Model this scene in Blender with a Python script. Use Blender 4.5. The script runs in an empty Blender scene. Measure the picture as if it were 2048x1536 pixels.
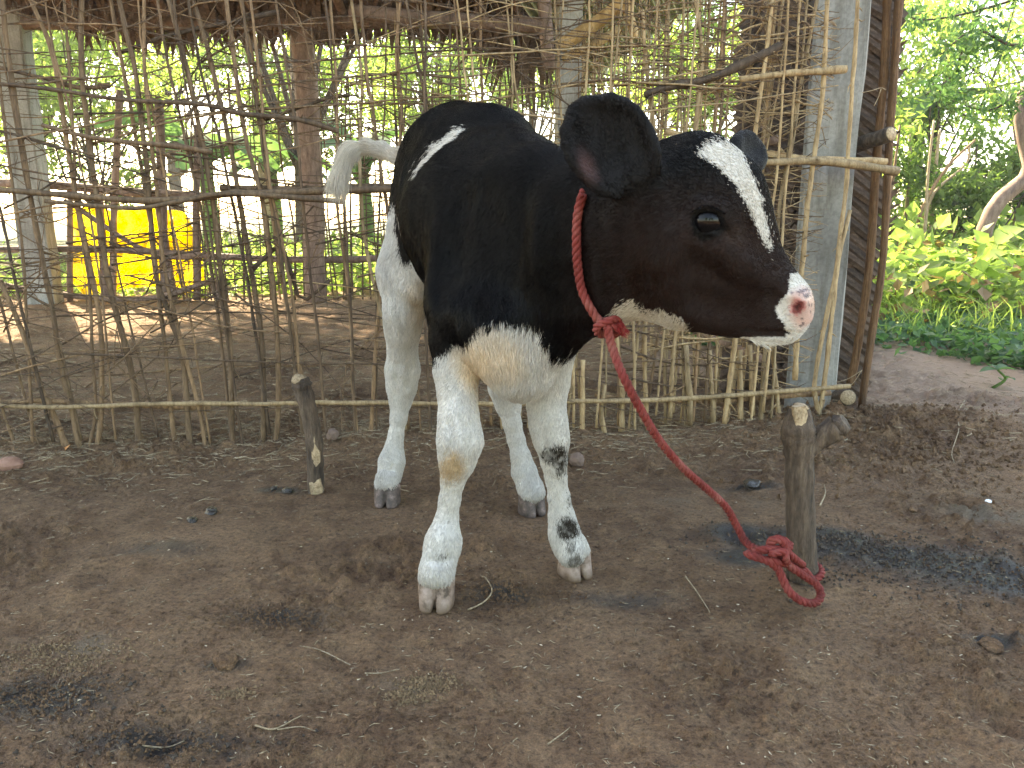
import bpy, bmesh, math, random
import numpy as np
from mathutils import Vector, Matrix
from mathutils.bvhtree import BVHTree
random.seed(7); RNG = np.random.default_rng(11)
SC = bpy.context.scene
COL = SC.collection
# ------------------------------------------------------------------ camera, light, exposure
CAM_H = 0.62; PITCH = math.radians(12.0); FPX = 1536.0
cam_d = bpy.data.cameras.new('camera'); cam = bpy.data.objects.new('camera', cam_d); COL.objects.link(cam)
cam.location = (0, 0, CAM_H); cam.rotation_euler = (math.pi/2 - PITCH, 0, 0)
cam_d.lens = 27.0; cam_d.sensor_width = 36.0; cam_d.clip_start = 0.05; cam_d.clip_end = 2000
SC.camera = cam
SUN_EL = math.radians(40); SUN_AZ = math.radians(-32)     # azimuth from +Y (away from the camera), negative = to the left
world = bpy.data.worlds.new('World'); SC.world = world; world.use_nodes = True
wn = world.node_tree.nodes; wl = world.node_tree.links
sky = wn.new('ShaderNodeTexSky'); sky.sky_type = 'NISHITA'; sky.sun_disc = False
sky.sun_elevation = SUN_EL; sky.sun_rotation = SUN_AZ; sky.air_density = 1.0; sky.dust_density = 1.6; sky.ozone_density = 1.0
wl.new(sky.outputs[0], wn['Background'].inputs[0]); wn['Background'].inputs[1].default_value = 0.15
sd = bpy.data.lights.new('sun', 'SUN'); sd.energy = 5.0; sd.angle = math.radians(0.6); sd.color = (1.0, 0.93, 0.80)
sun = bpy.data.objects.new('sun', sd); COL.objects.link(sun)
sdir = Vector((math.sin(SUN_AZ)*math.cos(SUN_EL), math.cos(SUN_AZ)*math.cos(SUN_EL), math.sin(SUN_EL)))
sun.rotation_euler = sdir.to_track_quat('Z', 'Y').to_euler(); sun.location = (0, 0, 12)
SC.view_settings.view_transform = 'Standard'; SC.view_settings.look = 'None'
SC.view_settings.exposure = 2.95; SC.view_settings.gamma = 1.0
SC.view_settings.use_white_balance = True; SC.view_settings.white_balance_temperature = 8700; SC.view_settings.white_balance_tint = 8
SC.render.engine = 'CYCLES'
SC.cycles.max_bounces = 8; SC.cycles.diffuse_bounces = 4; SC.cycles.glossy_bounces = 3
SC.cycles.transmission_bounces = 3; SC.cycles.transparent_max_bounces = 8
SC.cycles.use_denoising = True

# ------------------------------------------------------------------ helpers
_cp, _sp = math.cos(PITCH), math.sin(PITCH)
def ray(u, v):
    dx = (u-1024)/FPX; dy = (768-v)/FPX
    return np.array((dx, _cp + dy*_sp, -_sp + dy*_cp))
CAMP = np.array((0, 0, CAM_H))
def P(u, v, Y):
    d = ray(u, v); return CAMP + d*(Y/d[1])
def dep(u, v, Y): return Y/ray(u, v)[1]
def px(r, u, v, Y): return r*dep(u, v, Y)/FPX
def G(u, v, z=0.0):
    d = ray(u, v); return CAMP + d*((z-CAM_H)/d[2])
def onplane(u, v, a, b, off=0.0):
    """point of the view ray on the vertical plane through ground points a and b, moved off metres along its normal"""
    t = np.array((b[0]-a[0], b[1]-a[1])); n = np.array((-t[1], t[0])); n /= np.linalg.norm(n)
    d = ray(u, v); s = (n @ (np.array(a[:2])+n*off)) / (n @ d[:2])
    return CAMP + d*s
def project(p):
    q = p - CAMP; x = q[:, 0]; z = q[:, 1]*_cp - q[:, 2]*_sp; y = q[:, 1]*_sp + q[:, 2]*_cp
    return 1024 + FPX*x/z, 768 - FPX*y/z, z
def nrm(v): v = np.asarray(v, float); return v/(np.linalg.norm(v)+1e-12)

def tag(o, label=None, cat=None, group=None, kind=None):
    if label: o['label'] = label
    if cat: o['category'] = cat
    if group: o['group'] = group
    if kind: o['kind'] = kind
    return o
def link(name, me, mat=None, parent=None, smooth=True):
    o = bpy.data.objects.new(name, me); COL.objects.link(o)
    if mat is not None and not me.materials: me.materials.append(mat)
    if parent is not None: o.parent = parent; o.matrix_parent_inverse = Matrix.Translation(-Vector(parent.location))
    return o
def empty(name, loc=(0, 0, 0)):
    o = bpy.data.objects.new(name, None); COL.objects.link(o); o.location = [float(c) for c in loc]; o.empty_display_size = .05; return o
def mesh_np(name, V, F, smooth=True):
    """F: (n,3) or (n,4) int array or list of such"""
    me = bpy.data.meshes.new(name)
    Fs = F if isinstance(F, list) else [F]
    Fs = [np.asarray(f, dtype=np.int32) for f in Fs if len(f)]
    nl = sum(f.size for f in Fs); nf = sum(len(f) for f in Fs)
    me.vertices.add(len(V)); me.vertices.foreach_set('co', np.asarray(V, dtype=np.float32).ravel())
    me.loops.add(nl); me.loops.foreach_set('vertex_index', np.concatenate([f.ravel() for f in Fs]))
    tot = np.concatenate([np.full(len(f), f.shape[1], dtype=np.int32) for f in Fs])
    st = np.concatenate([[0], np.cumsum(tot)[:-1]]).astype(np.int32)
    me.polygons.add(nf); me.polygons.foreach_set('loop_start', st)
    me.update(calc_edges=True)
    me.polygons.foreach_set('use_smooth', np.full(nf, smooth, dtype=bool))
    return me
def vcol(me, name, C):
    a = me.color_attributes.new(name, 'FLOAT_COLOR', 'POINT')
    C = np.asarray(C, dtype=np.float32)
    if C.shape[1] == 3: C = np.hstack([C, np.ones((len(C), 1), np.float32)])
    a.data.foreach_set('color', C.ravel())
def vfloat(me, name, A):
    a = me.attributes.new(name, 'FLOAT', 'POINT'); a.data.foreach_set('value', np.asarray(A, dtype=np.float32))

# noise
_perm = np.random.default_rng(5).integers(0, 2**31, 65536, dtype=np.int64)
def _h2(i, j): return (_perm[(i*7919 + _perm[j & 65535]) & 65535] & 0xffff)/65535.0
def noise2(x, y):
    i = np.floor(x).astype(np.int64); j = np.floor(y).astype(np.int64); fx = x-i; fy = y-j
    fx = fx*fx*(3-2*fx); fy = fy*fy*(3-2*fy)
    return ((_h2(i, j)*(1-fx)+_h2(i+1, j)*fx)*(1-fy) + (_h2(i, j+1)*(1-fx)+_h2(i+1, j+1)*fx)*fy)*2-1
def fbm2(x, y, o=4, g=.5):
    s = 0; a = 1.0
    for k in range(o): s = s + a*noise2(x*2**k+17.3*k, y*2**k+9.1*k); a *= g
    return s
def noise3(p, s):
    return (noise2(p[:, 0]*s+p[:, 2]*s*.71, p[:, 1]*s-p[:, 2]*s*.63) + noise2(p[:, 2]*s+31.7, p[:, 0]*s*.8-p[:, 1]*s*.6+5.1))*.5

class MB:
    """collects vertices and faces into one mesh"""
    def __init__(s): s.v = []; s.t = []; s.q = []; s.n = 0
    def add(s, V, F):
        F = np.asarray(F)
        (s.q if F.shape[1] == 4 else s.t).append(F + s.n); s.v.append(np.asarray(V, float)); s.n += len(V)
    def mesh(s, name, smooth=True):
        return mesh_np(name, np.concatenate(s.v), [np.concatenate(x) for x in (s.t, s.q) if x], smooth)
    def build(s, name, mat, parent=None, smooth=True):
        return link(name, s.mesh(name, smooth), mat, parent)
    def box(s, c, half, R=None):
        V = np.array([(x, y, z) for x in (-1, 1) for y in (-1, 1) for z in (-1, 1)], float)*half
        if R is not None: V = V @ np.asarray(R).T
        s.add(V+np.asarray(c), [(0, 1, 3, 2), (4, 6, 7, 5), (0, 4, 5, 1), (2, 3, 7, 6), (0, 2, 6, 4), (1, 5, 7, 3)])
    def tube(s, pts, rad, n=6, cap=True, squash=None, rough=0, twist=0):
        pts = np.asarray(pts, float); m = len(pts); rad = np.broadcast_to(np.asarray(rad, float), (m,))
        T = np.gradient(pts, axis=0); T /= (np.linalg.norm(T, axis=1, keepdims=True)+1e-9)
        a = np.array((0, 0, 1.0)) if abs(T[0, 2]) < .8 else np.array((1.0, 0, 0))
        N = np.cross(T[0], a); N /= np.linalg.norm(N); V = []
        for k in range(m):
            N = N - T[k]*(N @ T[k]); N /= (np.linalg.norm(N)+1e-9); B = np.cross(T[k], N)
            an = np.arange(n)*2*math.pi/n + twist*k
            rr = rad[k]*(1+rough*RNG.uniform(-1, 1, n)) if rough else np.full(n, rad[k])
            V.append(pts[k] + np.outer(np.cos(an)*rr, N) + np.outer(np.sin(an)*rr*(squash or 1), B))
        V = np.concatenate(V); i = np.arange(n); F = []
        for k in range(m-1):
            F.append(np.stack([k*n+i, k*n+(i+1) % n, (k+1)*n+(i+1) % n, (k+1)*n+i], 1))
        s.add(V, np.concatenate(F))
        if cap:
            o = s.n - len(V)
            for k, fl in ((0, 1), (m-1, 0)):
                c = pts[k]; base = s.n; s.v.append(c[None]); s.n += 1
                r = o + k*n
                f = np.stack([np.full(n, base), r+(i+1) % n, r+i], 1) if fl else np.stack([np.full(n, base), r+i, r+(i+1) % n], 1)
                s.t.append(f)

def spline(pts, n):
    """Catmull-Rom through pts, n samples"""
    p = np.asarray(pts, float); p = np.vstack([2*p[0]-p[1], p, 2*p[-1]-p[-2]]); m = len(p)-3
    t = np.linspace(0, m-1e-6, n); i = t.astype(int); f = (t-i)[:, None]
    a, b, c, d = p[i], p[i+1], p[i+2], p[i+3]
    return .5*((2*b)+(c-a)*f+(2*a-5*b+4*c-d)*f**2+(3*b-a-3*c+d)*f**3)

# material helpers
def newmat(name):
    m = bpy.data.materials.new(name); m.use_nodes = True; nt = m.node_tree
    return m, nt, nt.nodes['Principled BSDF'], nt.nodes['Material Output']
def nd(nt, t, **kw):
    n = nt.nodes.new(t)
    for k, v in kw.items(): setattr(n, k, v)
    return n
def setin(n, **kw):
    for k, v in kw.items(): n.inputs[k.replace('_', ' ')].default_value = v
def texco(nt, scale=(1, 1, 1), kind='Object'):
    t = nd(nt, 'ShaderNodeTexCoord'); mp = nd(nt, 'ShaderNodeMapping'); mp.inputs['Scale'].default_value = scale
    nt.links.new(t.outputs[kind], mp.inputs[0]); return mp.outputs[0]
def noise(nt, vec, scale, detail=4, rough=.6):
    n = nd(nt, 'ShaderNodeTexNoise'); setin(n, Scale=scale, Detail=detail, Roughness=rough); nt.links.new(vec, n.inputs['Vector']); return n.outputs['Fac']
def ramp(nt, fac, stops):
    r = nd(nt, 'ShaderNodeValToRGB'); e = r.color_ramp.elements
    while len(e) < len(stops): e.new(0.5)
    for k, (p, c) in enumerate(stops): e[k].position = p; e[k].color = (*c, 1)
    nt.links.new(fac, r.inputs[0]); return r.outputs[0]
def mix(nt, fac, a, b, mode='MIX'):
    m = nd(nt, 'ShaderNodeMix', data_type='RGBA', blend_type=mode)
    for sock, v in ((m.inputs[0], fac), (m.inputs[6], a), (m.inputs[7], b)):
        if isinstance(v, (int, float)): sock.default_value = v
        elif isinstance(v, tuple): sock.default_value = (*v, 1)
        else: nt.links.new(v, sock)
    return m.outputs[2]
def bump(nt, h, strength, dist, to, prev=None):
    b = nd(nt, 'ShaderNodeBump'); setin(b, Strength=strength, Distance=dist); nt.links.new(h, b.inputs['Height'])
    if prev is not None: nt.links.new(prev, b.inputs['Normal'])
    if to is not None: nt.links.new(b.outputs[0], to.inputs['Normal'])
    return b.outputs[0]
# ------------------------------------------------------------------ ground (one sheet to the horizon)
STK = G(1607, 1165); 
def smooth01(a, lo, hi): t = np.clip((a-lo)/(hi-lo), 0, 1); return t*t*(3-2*t)
def bank(x, y):
    """the weedy ground outside rises a little beyond the yard"""
    r = smooth01(x - 0.15*(y-4), 1.2, 2.8)*smooth01(y, 3.9, 9.0)*.42
    b = smooth01(y, 7.2, 14)*.25
    return np.maximum(r, b)
FA = np.array((-1.37, 1.97)); FB = np.array((.78, 2.25))
def gheight(x, y):
    t = (FB-FA)/np.linalg.norm(FB-FA); d = (x-FA[0])*(-t[1])+(y-FA[1])*t[0]
    near = np.clip(1.6-y/6, 0, 1)
    h = fbm2(x*2.2, y*2.2, 3)*.013*np.clip((y-.2)/1.0, .3, 1)
    h += fbm2(x*11+3, y*11, 3)*.0062
    n = fbm2(x*38, y*38+7, 3); cl = np.clip(.45+1.3*fbm2(x*3.1+8, y*3.1, 3), .1, 1.7); h += (n*.0034 + np.maximum(n-.30, 0)*.013)*near*cl
    n2 = fbm2(x*95+9, y*95, 2); h += (n2*.0020+np.maximum(n2-.4, 0)*.0065)*near*cl
    loose = np.exp(-(d/.16)**2)*np.exp(-np.clip(np.abs(x+.3)-2.1, 0, 9)**2/.1)
    h += loose*(.016+.012*np.abs(fbm2(x*24, y*24, 3)))
    h = h*(1-.3*0)
    # scuffed hollow and clods round the post foot, right
    lp = np.exp(-(((x-1.1)/.35)**2+((y-2.25)/.2)**2)); h += lp*(.012+.03*np.maximum(fbm2(x*30+3, y*30, 3), 0))
    # shallow hoof prints
    for hx, hy, r in ((-.42, .82, .03), (-.25, 1.02, .028), (.35, 1.0, .03), (.62, .86, .03), (-.72, 1.25, .032), (.15, .62, .03), (-.1, 1.38, .03), (.45, 1.45, .03), (.95, 1.3, .03), (-.05, .80, .03), (1.0, 1.62, .03), (-.95, .95, .03)):
        q = ((x-hx)**2+((y-hy)*.8)**2)/r**2; h += -.014*np.exp(-q*1.2)+.007*np.exp(-(np.sqrt(q)-1.6)**2*3)
    for c in HOOFXY:
        q = ((x-c[0])**2+(y-c[1])**2)/.075**2; h = h*(1-np.exp(-q*q))
    q = ((x-STK[0])**2+(y-STK[1])**2); h += .010*np.exp(-(np.sqrt(q)-.05)**2/.0009)
    return h + bank(x, y)
HOOFXY = [G(866, 1210), G(1158, 1150), G(770, 1008), G(1068, 1025)]
_ys = np.concatenate([np.linspace(-8, .42, 14)[:-1], .42*np.exp(np.arange(0, 690)*.0042), [8.2, 9, 10, 11.5, 13, 15, 18, 22, 28, 40, 60, 100, 180, 300]])
_s = np.concatenate([[-40, -20, -10, -6, -4, -3, -2.2, -1.7, -1.4], np.linspace(-1.15, 1.15, 430), [1.4, 1.7, 2.2, 3, 4, 6, 10, 20, 40]])
YY, SS = np.meshgrid(_ys, _s, indexing='ij'); XX = SS*(np.clip(YY, .3, 1e9)*.80+.06)
ZZ = gheight(XX, YY); ny, nx = XX.shape
ii = (np.arange(ny-1)[:, None]*nx+np.arange(nx-1)[None]).ravel()
gm = mesh_np('ground', np.stack([XX.ravel(), YY.ravel(), ZZ.ravel()], 1), np.stack([ii, ii+1, ii+1+nx, ii+nx], 1))
gx, gy = XX.ravel(), YY.ravel()
wet = np.zeros(len(gx))
for (u, v, sx, sy, a) in ((1500, 1065, .09, .045, 1), (1560, 1085, .10, .05, 1), (1640, 1075, .10, .05, .9), (1730, 1105, .12, .045, .9), (1850, 1125, .14, .05, .9), (1960, 1150, .14, .05, .95), (2060, 1170, .16, .06, .9), (1520, 1110, .09, .04, .8), (560, 985, .05, .02, .8), (1505, 965, .06, .02, .7), (1240, 1195, .10, .03, .4), (560, 1240, .08, .03, .5), (330, 1110, .1, .04, .35), (90, 1400, .10, .05, .7), (60, 1380, .06, .03, .5), (330, 1490, .12, .03, .6), (450, 1335, .03, .015, .9), (1990, 1280, .04, .02, .7), (1000, 1190, .07, .035, .5)):
    c = G(u, v); wet = np.maximum(wet, a*np.exp(-(((gx-c[0])/sx)**2+((gy-c[1])/sy)**2)))
wet = np.clip(wet*2.1+.5*fbm2(gx*14, gy*14, 4)*wet - .12, 0, 1)
yard = smooth01(gx+.25*fbm2(gx*2, gy*2, 3)-.06*(gy-3), .95, 1.5)*smooth01(gy+.3*fbm2(gx*1.7+4, gy*1.7, 3), 2.0, 2.7)
pale = np.zeros(len(gx))
for (u, v, sx, sy, a) in ((80, 1340, .10, .05, .7), (170, 1290, .08, .04, .6), (1980, 1020, .12, .08, .8), (850, 1370, .08, .03, .45), (1420, 990, .16, .08, .4), (60, 1250, .12, .05, .4)):
    c = G(u, v); pale = np.maximum(pale, a*np.exp(-(((gx-c[0])/sx)**2+((gy-c[1])/sy)**2)))
vfloat(gm, 'wet', wet); vfloat(gm, 'yard', yard); vfloat(gm, 'pale', np.clip(pale*(.4+1.6*fbm2(gx*16, gy*16, 4)), 0, 1)*.8)
vfloat(gm, 'weedy', np.clip(bank(gx, gy)*6, 0, 1))
m_soil, nt, bs, _ = newmat('trodden_soil'); L_ = nt.links; tc = texco(nt)
nA = noise(nt, tc, 2.6, 5, .6); nB = noise(nt, tc, 17, 6, .65); nC = noise(nt, tc, 120, 5, .7); nD = noise(nt, tc, 420, 3, .7)
c = ramp(nt, nA, [(.30, (.118, .060, .030)), (.5, (.190, .105, .054)), (.66, (.298, .180, .102))])
c = mix(nt, ramp(nt, nB, [(.42, (0, 0, 0)), (.62, (1, 1, 1))]), c, (.265, .160, .088))
c2 = ramp(nt, nC, [(.36, (.28, .25, .23)), (.46, (.88, .86, .84)), (.58, (1.1, 1.08, 1.05)), (.70, (1.6, 1.54, 1.42))]); c = mix(nt, .8, c, c2, 'MULTIPLY')  # pits darkened in the soil colour, painted shade that deepens the relief
c3 = ramp(nt, nD, [(.34, (.55, .53, .5)), (.5, (1, 1, 1)), (.73, (1.7, 1.65, 1.55))]); c = mix(nt, .55, c, c3, 'MULTIPLY')
aw = nd(nt, 'ShaderNodeAttribute', attribute_name='wet'); ay = nd(nt, 'ShaderNodeAttribute', attribute_name='yard'); ap = nd(nt, 'ShaderNodeAttribute', attribute_name='pale'); ag = nd(nt, 'ShaderNodeAttribute', attribute_name='weedy')
c = mix(nt, ay.outputs['Fac'], c, mix(nt, nB, (.33, .215, .15), (.46, .325, .235)))
c = mix(nt, ap.outputs['Fac'], c, (.21, .165, .115))
c = mix(nt, aw.outputs['Fac'], c, mix(nt, nC, (.018, .015, .014), (.06, .048, .040)))
c = mix(nt, ag.outputs['Fac'], c, (.10, .11, .045))
L_.new(c, bs.inputs['Base Color'])
rr = nd(nt, 'ShaderNodeMapRange'); setin(rr, To_Min=.93, To_Max=.38); L_.new(aw.outputs['Fac'], rr.inputs[0]); L_.new(rr.outputs[0], bs.inputs['Roughness'])
nE = noise(nt, tc, 46, 6, .7); b0 = bump(nt, nE, 1.0, .022, None); b1 = bump(nt, nC, 1.0, .012, None, b0); b2 = bump(nt, nD, .9, .004, bs, b1)
tag(link('ground', gm, m_soil), kind='structure')
GBVH = None
def gz(x, y): return float(gheight(np.array([float(x)]), np.array([float(y)]))[0])
# ------------------------------------------------------------------ the calf: one smooth signed-distance body, polygonised here
class Prim:
    __slots__ = ('a', 'b', 'ra', 'rb', 'k', 'ax', 's', 'flow', 'len', 'sub', 'tagname')
SH = []
def add_prim(a, ra, b=None, rb=None, k=.02, ax=None, s=1.0, flow=None, ln=.010, sub=False, nm=''):
    p = Prim(); p.a = np.asarray(a, float); p.b = np.asarray(a if b is None else b, float)
    p.ra = ra; p.rb = ra if rb is None else rb; p.k = k; p.ax = None if ax is None else nrm(ax); p.s = s
    p.flow = nrm(flow if flow is not None else (0, 0, -1)); p.len = ln; p.sub = sub; p.tagname = nm; SH.append(p); return p
def prim_d(p, X):
    A, B = p.a, p.b; s = 1.0
    if p.ax is not None:
        c = X @ p.ax; Xl = X + np.outer(((c - A @ p.ax)/p.s - (c - A @ p.ax)), p.ax)
        Bl = B + ((B-A) @ p.ax)*(1/p.s-1)*p.ax; s = min(1.0, p.s)
    else: Xl = X; Bl = B
    d = Bl-A; L = d @ d
    t = np.clip((Xl-A) @ d/L, 0, 1) if L > 1e-12 else np.zeros(len(X))
    return (np.linalg.norm(Xl-A-np.outer(t, d), axis=1) - (p.ra+t*(p.rb-p.ra)))*s
def smin(a, b, k):
    h = np.maximum(k-np.abs(a-b), 0)/k; return np.minimum(a, b)-h*h*k*.25
def sdf(X, prims):
    D = np.full(len(X), 1.0)
    for p in prims:
        d = prim_d(p, X)
        D = -smin(-D, d, p.k) if p.sub else smin(D, d, p.k)
    return D
def march(u, v, prims, t0=.8, t1=2.2):
    d = ray(u, v); dn = d/np.linalg.norm(d); t = t0
    for _ in range(160):
        q = sdf((CAMP+dn*t)[None], prims)[0]
        if q < .0006: return CAMP+dn*t
        t += max(q*.7, .0006)
        if t > t1: return None
    return CAMP+dn*t
def polygonise(prims, h, pad=.03):
    lo = np.min([np.minimum(p.a, p.b)-max(p.ra, p.rb)*max(1, p.s) for p in prims if not p.sub], axis=0)-pad
    hi = np.max([np.maximum(p.a, p.b)+max(p.ra, p.rb)*max(1, p.s) for p in prims if not p.sub], axis=0)+pad
    n = np.ceil((hi-lo)/h).astype(int)+1
    D = np.full(n, .2, dtype=np.float32)
    for p in prims:
        m = max(p.ra, p.rb)*max(1, p.s)+p.k+.02
        i0 = np.maximum(((np.minimum(p.a, p.b)-m-lo)/h).astype(int), 0)
        i1 = np.minimum(((np.maximum(p.a, p.b)+m-lo)/h).astype(int)+2, n)
        g = np.stack(np.meshgrid(*[lo[c]+h*np.arange(i0[c], i1[c]) for c in range(3)], indexing='ij'), -1)
        sh = g.shape[:3]; d = prim_d(p, g.reshape(-1, 3)).reshape(sh)
        sl = tuple(slice(i0[c], i1[c]) for c in range(3))
        D[sl] = -smin(-D[sl], d, p.k) if p.sub else smin(D[sl], d, p.k)
    S = D < 0
    C = [S[(slice(a, n[0]-1+a)), (slice(b, n[1]-1+b)), (slice(c, n[2]-1+c))] for a in (0, 1) for b in (0, 1) for c in (0, 1)]
    cnt = sum(c.astype(np.uint8) for c in C); act = (cnt > 0) & (cnt < 8)
    I = np.argwhere(act); idx = np.full(act.shape, -1, np.int32); idx[tuple(I.T)] = np.arange(len(I))
    off = [(a, b, c) for a in (0, 1) for b in (0, 1) for c in (0, 1)]
    val = np.stack([D[tuple((I+np.array(o)).T)] for o in off], 1)
    acc = np.zeros((len(I), 3)); w = np.zeros(len(I))
    for a in range(8):
        for b in range(a+1, 8):
            oa, ob = np.array(off[a]), np.array(off[b])
            if np.abs(oa-ob).sum() != 1: continue
            va, vb = val[:, a], val[:, b]; m = (va < 0) != (vb < 0)
            t = np.where(m, va/np.where(va == vb, 1, va-vb), 0)[:, None]
            acc += np.where(m[:, None], oa+t*(ob-oa), 0); w += m
    V = lo + h*(I + acc/w[:, None]); Q = []
    for ax in range(3):
        s0 = [slice(None)]*3; s1 = [slice(None)]*3; s0[ax] = slice(0, -1); s1[ax] = slice(1, None)
        A = S[tuple(s0)]; B = S[tuple(s1)]
        E_ = np.argwhere(A != B); u_, v_ = (ax+1) % 3, (ax+2) % 3
        E_ = E_[(E_[:, u_] >= 1) & (E_[:, v_] >= 1) & (E_[:, u_] < n[u_]-1) & (E_[:, v_] < n[v_]-1)]
        du = np.zeros(3, int); dv = np.zeros(3, int); du[u_] = 1; dv[v_] = 1
        q = np.stack([idx[tuple((E_-du-dv).T)], idx[tuple((E_-dv).T)], idx[tuple(E_.T)], idx[tuple((E_-du).T)]], 1)
        ins = A[tuple(E_.T)]; q[~ins] = q[~ins][:, ::-1]; Q.append(q)
    return V, np.concatenate(Q)
def vnormals(V, Q):
    fn = np.cross(V[Q[:, 2]]-V[Q[:, 0]], V[Q[:, 3]]-V[Q[:, 1]]); N = np.zeros_like(V)
    for c in range(4): np.add.at(N, Q[:, c], fn)
    return N/(np.linalg.norm(N, axis=1, keepdims=True)+1e-12)

def pp(u, v, Y, r, u2=None, v2=None, Y2=None, r2=None, **kw):
    a = P(u, v, Y); ra = px(r, u, v, Y)
    if u2 is None: return add_prim(a, ra, **kw)
    return add_prim(a, ra, P(u2, v2, Y2), px(r2, u2, v2, Y2), **kw)
def chain(L, **kw):
    for p, q in zip(L[:-1], L[1:]): pp(*p, *q, **kw)

HEAD = nrm((.30, -.95, 0)); BACK = -HEAD      # walking direction
bf = BACK + np.array((0, 0, -.75))
LAT = np.array((.95, .30, 0))
# trunk
pp(905, 322, 1.70, 102, 958, 348, 1.58, 112, k=.05, flow=bf, ln=.013)
pp(958, 348, 1.58, 112, 975, 430, 1.45, 140, k=.06, flow=bf, ln=.013)
pp(975, 440, 1.45, 138, 1012, 500, 1.30, 138, k=.06, flow=bf, ln=.014)
pp(978, 545, 1.45, 112, 1005, 590, 1.30, 112, k=.06, flow=(.2, .3, -1), ln=.016)
pp(845, 345, 1.75, 50, 900, 380, 1.68, 90, k=.05, flow=(-.2, .3, -1), ln=.012)
pp(905, 430, 1.60, 96, 925, 440, 1.48, 104, k=.07, flow=(.1, .3, -1), ln=.013)
pp(1000, 312, 1.55, 64, 1062, 352, 1.38, 66, k=.05, flow=bf, ln=.014)
pp(930, 262, 1.70, 42, 990, 280, 1.55, 40, k=.05, flow=bf, ln=.014)           # croup ridge
# withers, shoulders
pp(1075, 395, 1.27, 96, 1000, 400, 1.40, 108, k=.06, flow=bf, ln=.014)
chain([(968, 490, 1.34, 66), (942, 600, 1.27, 62), (915, 685, 1.25, 46)], k=.06, flow=(-.1, .2, -1), ln=.014)
chain([(1100, 560, 1.30, 72), (1104, 640, 1.29, 52), (1098, 720, 1.285, 42)], k=.04, flow=(0, .2, -1), ln=.014)
# brisket and dewlap
pp(1015, 640, 1.205, 94, 1030, 712, 1.195, 66, k=.06, flow=(.1, -.1, -1), ln=.013)
pp(1035, 700, 1.20, 62, 1046, 748, 1.20, 40, k=.06, flow=(.1, 0, -1), ln=.014)
pp(1105, 630, 1.19, 78, 1180, 600, 1.13, 62, k=.05, flow=(-.4, .2, -1), ln=.018)
# neck
pp(1085, 470, 1.25, 140, 1195, 480, 1.135, 135, k=.06, flow=(-.6, .5, -.7), ln=.014)
pp(1195, 480, 1.135, 132, 1275, 455, 1.075, 118, k=.05, flow=(-.6, .4, -.6), ln=.012)
# hind quarters
chain([(858, 420, 1.71, 78), (818, 545, 1.69, 54), (807, 635, 1.66, 36)], k=.04, flow=(0, .1, -1), ln=.012)
pp(880, 450, 1.62, 62, 835, 578, 1.62, 24, k=.04, flow=(0, .1, -1), ln=.013)
chain([(1000, 480, 1.66, 80), (1002, 640, 1.60, 60), (1008, 730, 1.61, 36)], k=.04, flow=(0, .1, -1), ln=.012)
# legs
lk = dict(k=.016, flow=(0, 0, -1), ln=.0062)
chain([(913, 680, 1.25, 46), (913, 740, 1.235, 41), (915, 787, 1.22, 35), (917, 837, 1.20, 36), (920, 882, 1.188, 42), (914, 922, 1.19, 32), (906, 960, 1.195, 20), (899, 1000, 1.197, 16.5), (894, 1036, 1.197, 18)], **lk)
chain([(888, 1078, 1.185, 29), (884, 1098, 1.182, 32), (877, 1130, 1.168, 27), (872, 1148, 1.155, 27)], **lk)
pp(894, 1036, 1.197, 18, 888, 1075, 1.185, 30, **lk)
chain([(1100, 700, 1.285, 46), (1097, 766, 1.28, 37), (1092, 807, 1.275, 34), (1097, 848, 1.265, 34), (1104, 882, 1.26, 31), (1108, 922, 1.265, 22), (1112, 955, 1.27, 17), (1118, 995, 1.272, 18), (1123, 1032, 1.272, 22), (1129, 1068, 1.268, 28), (1138, 1094, 1.262, 26), (1143, 1108, 1.25, 25)], **lk)
chain([(807, 624, 1.66, 38), (805, 664, 1.67, 32), (805, 700, 1.685, 27), (805, 740, 1.70, 32), (803, 775, 1.70, 27), (801, 802, 1.695, 18), (797, 837, 1.685, 13.5), (792, 868, 1.675, 12), (788, 893, 1.668, 14), (784, 922, 1.66, 23), (780, 948, 1.65, 20), (775, 965, 1.635, 20)], **lk)
pp(812, 700, 1.72, 9, 800, 745, 1.725, 16, k=.02, flow=(0, 0, -1), ln=.008)    # point of hock
chain([(1008, 720, 1.61, 36), (1010, 774, 1.62, 30), (1016, 807, 1.625, 23), (1025, 849, 1.615, 15), (1032, 878, 1.61, 14), (1041, 912, 1.60, 16), (1048, 943, 1.595, 22), (1059, 972, 1.58, 20), (1065, 986, 1.565, 20)], **lk)
FEET = [(G(866, 1232), (-.10, -1), .0270, .060, .048, 0), (G(1170, 1165), (.50, -.85), .0260, .058, .044, 0), (G(768, 1019), (-.12, -1), .0260, .054, .044, 1), (G(1078, 1036), (.50, -.85), .0260, .054, .042, 1)]
for toe_, dv_, w_, l_, h_, _d in FEET:
    d_ = nrm((dv_[0], dv_[1], 0)); s_ = np.array((-d_[1], d_[0], 0)); c_ = np.array((toe_[0], toe_[1], 0))-d_*l_*.5
    for sg in (1, -1):
        add_prim(c_+s_*sg*w_*.50+np.array((0, 0, h_+.004))+d_*.001, w_*.49, c_+s_*sg*w_*.46+np.array((0, 0, h_+.016))-d_*l_*.12, w_*.46, k=.014, flow=(0, 0, -1), ln=.009)
    add_prim(c_-d_*l_*.30+np.array((0, 0, h_+.006)), w_*.62, k=.014, flow=(0, 0, -1), ln=.009)
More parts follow.
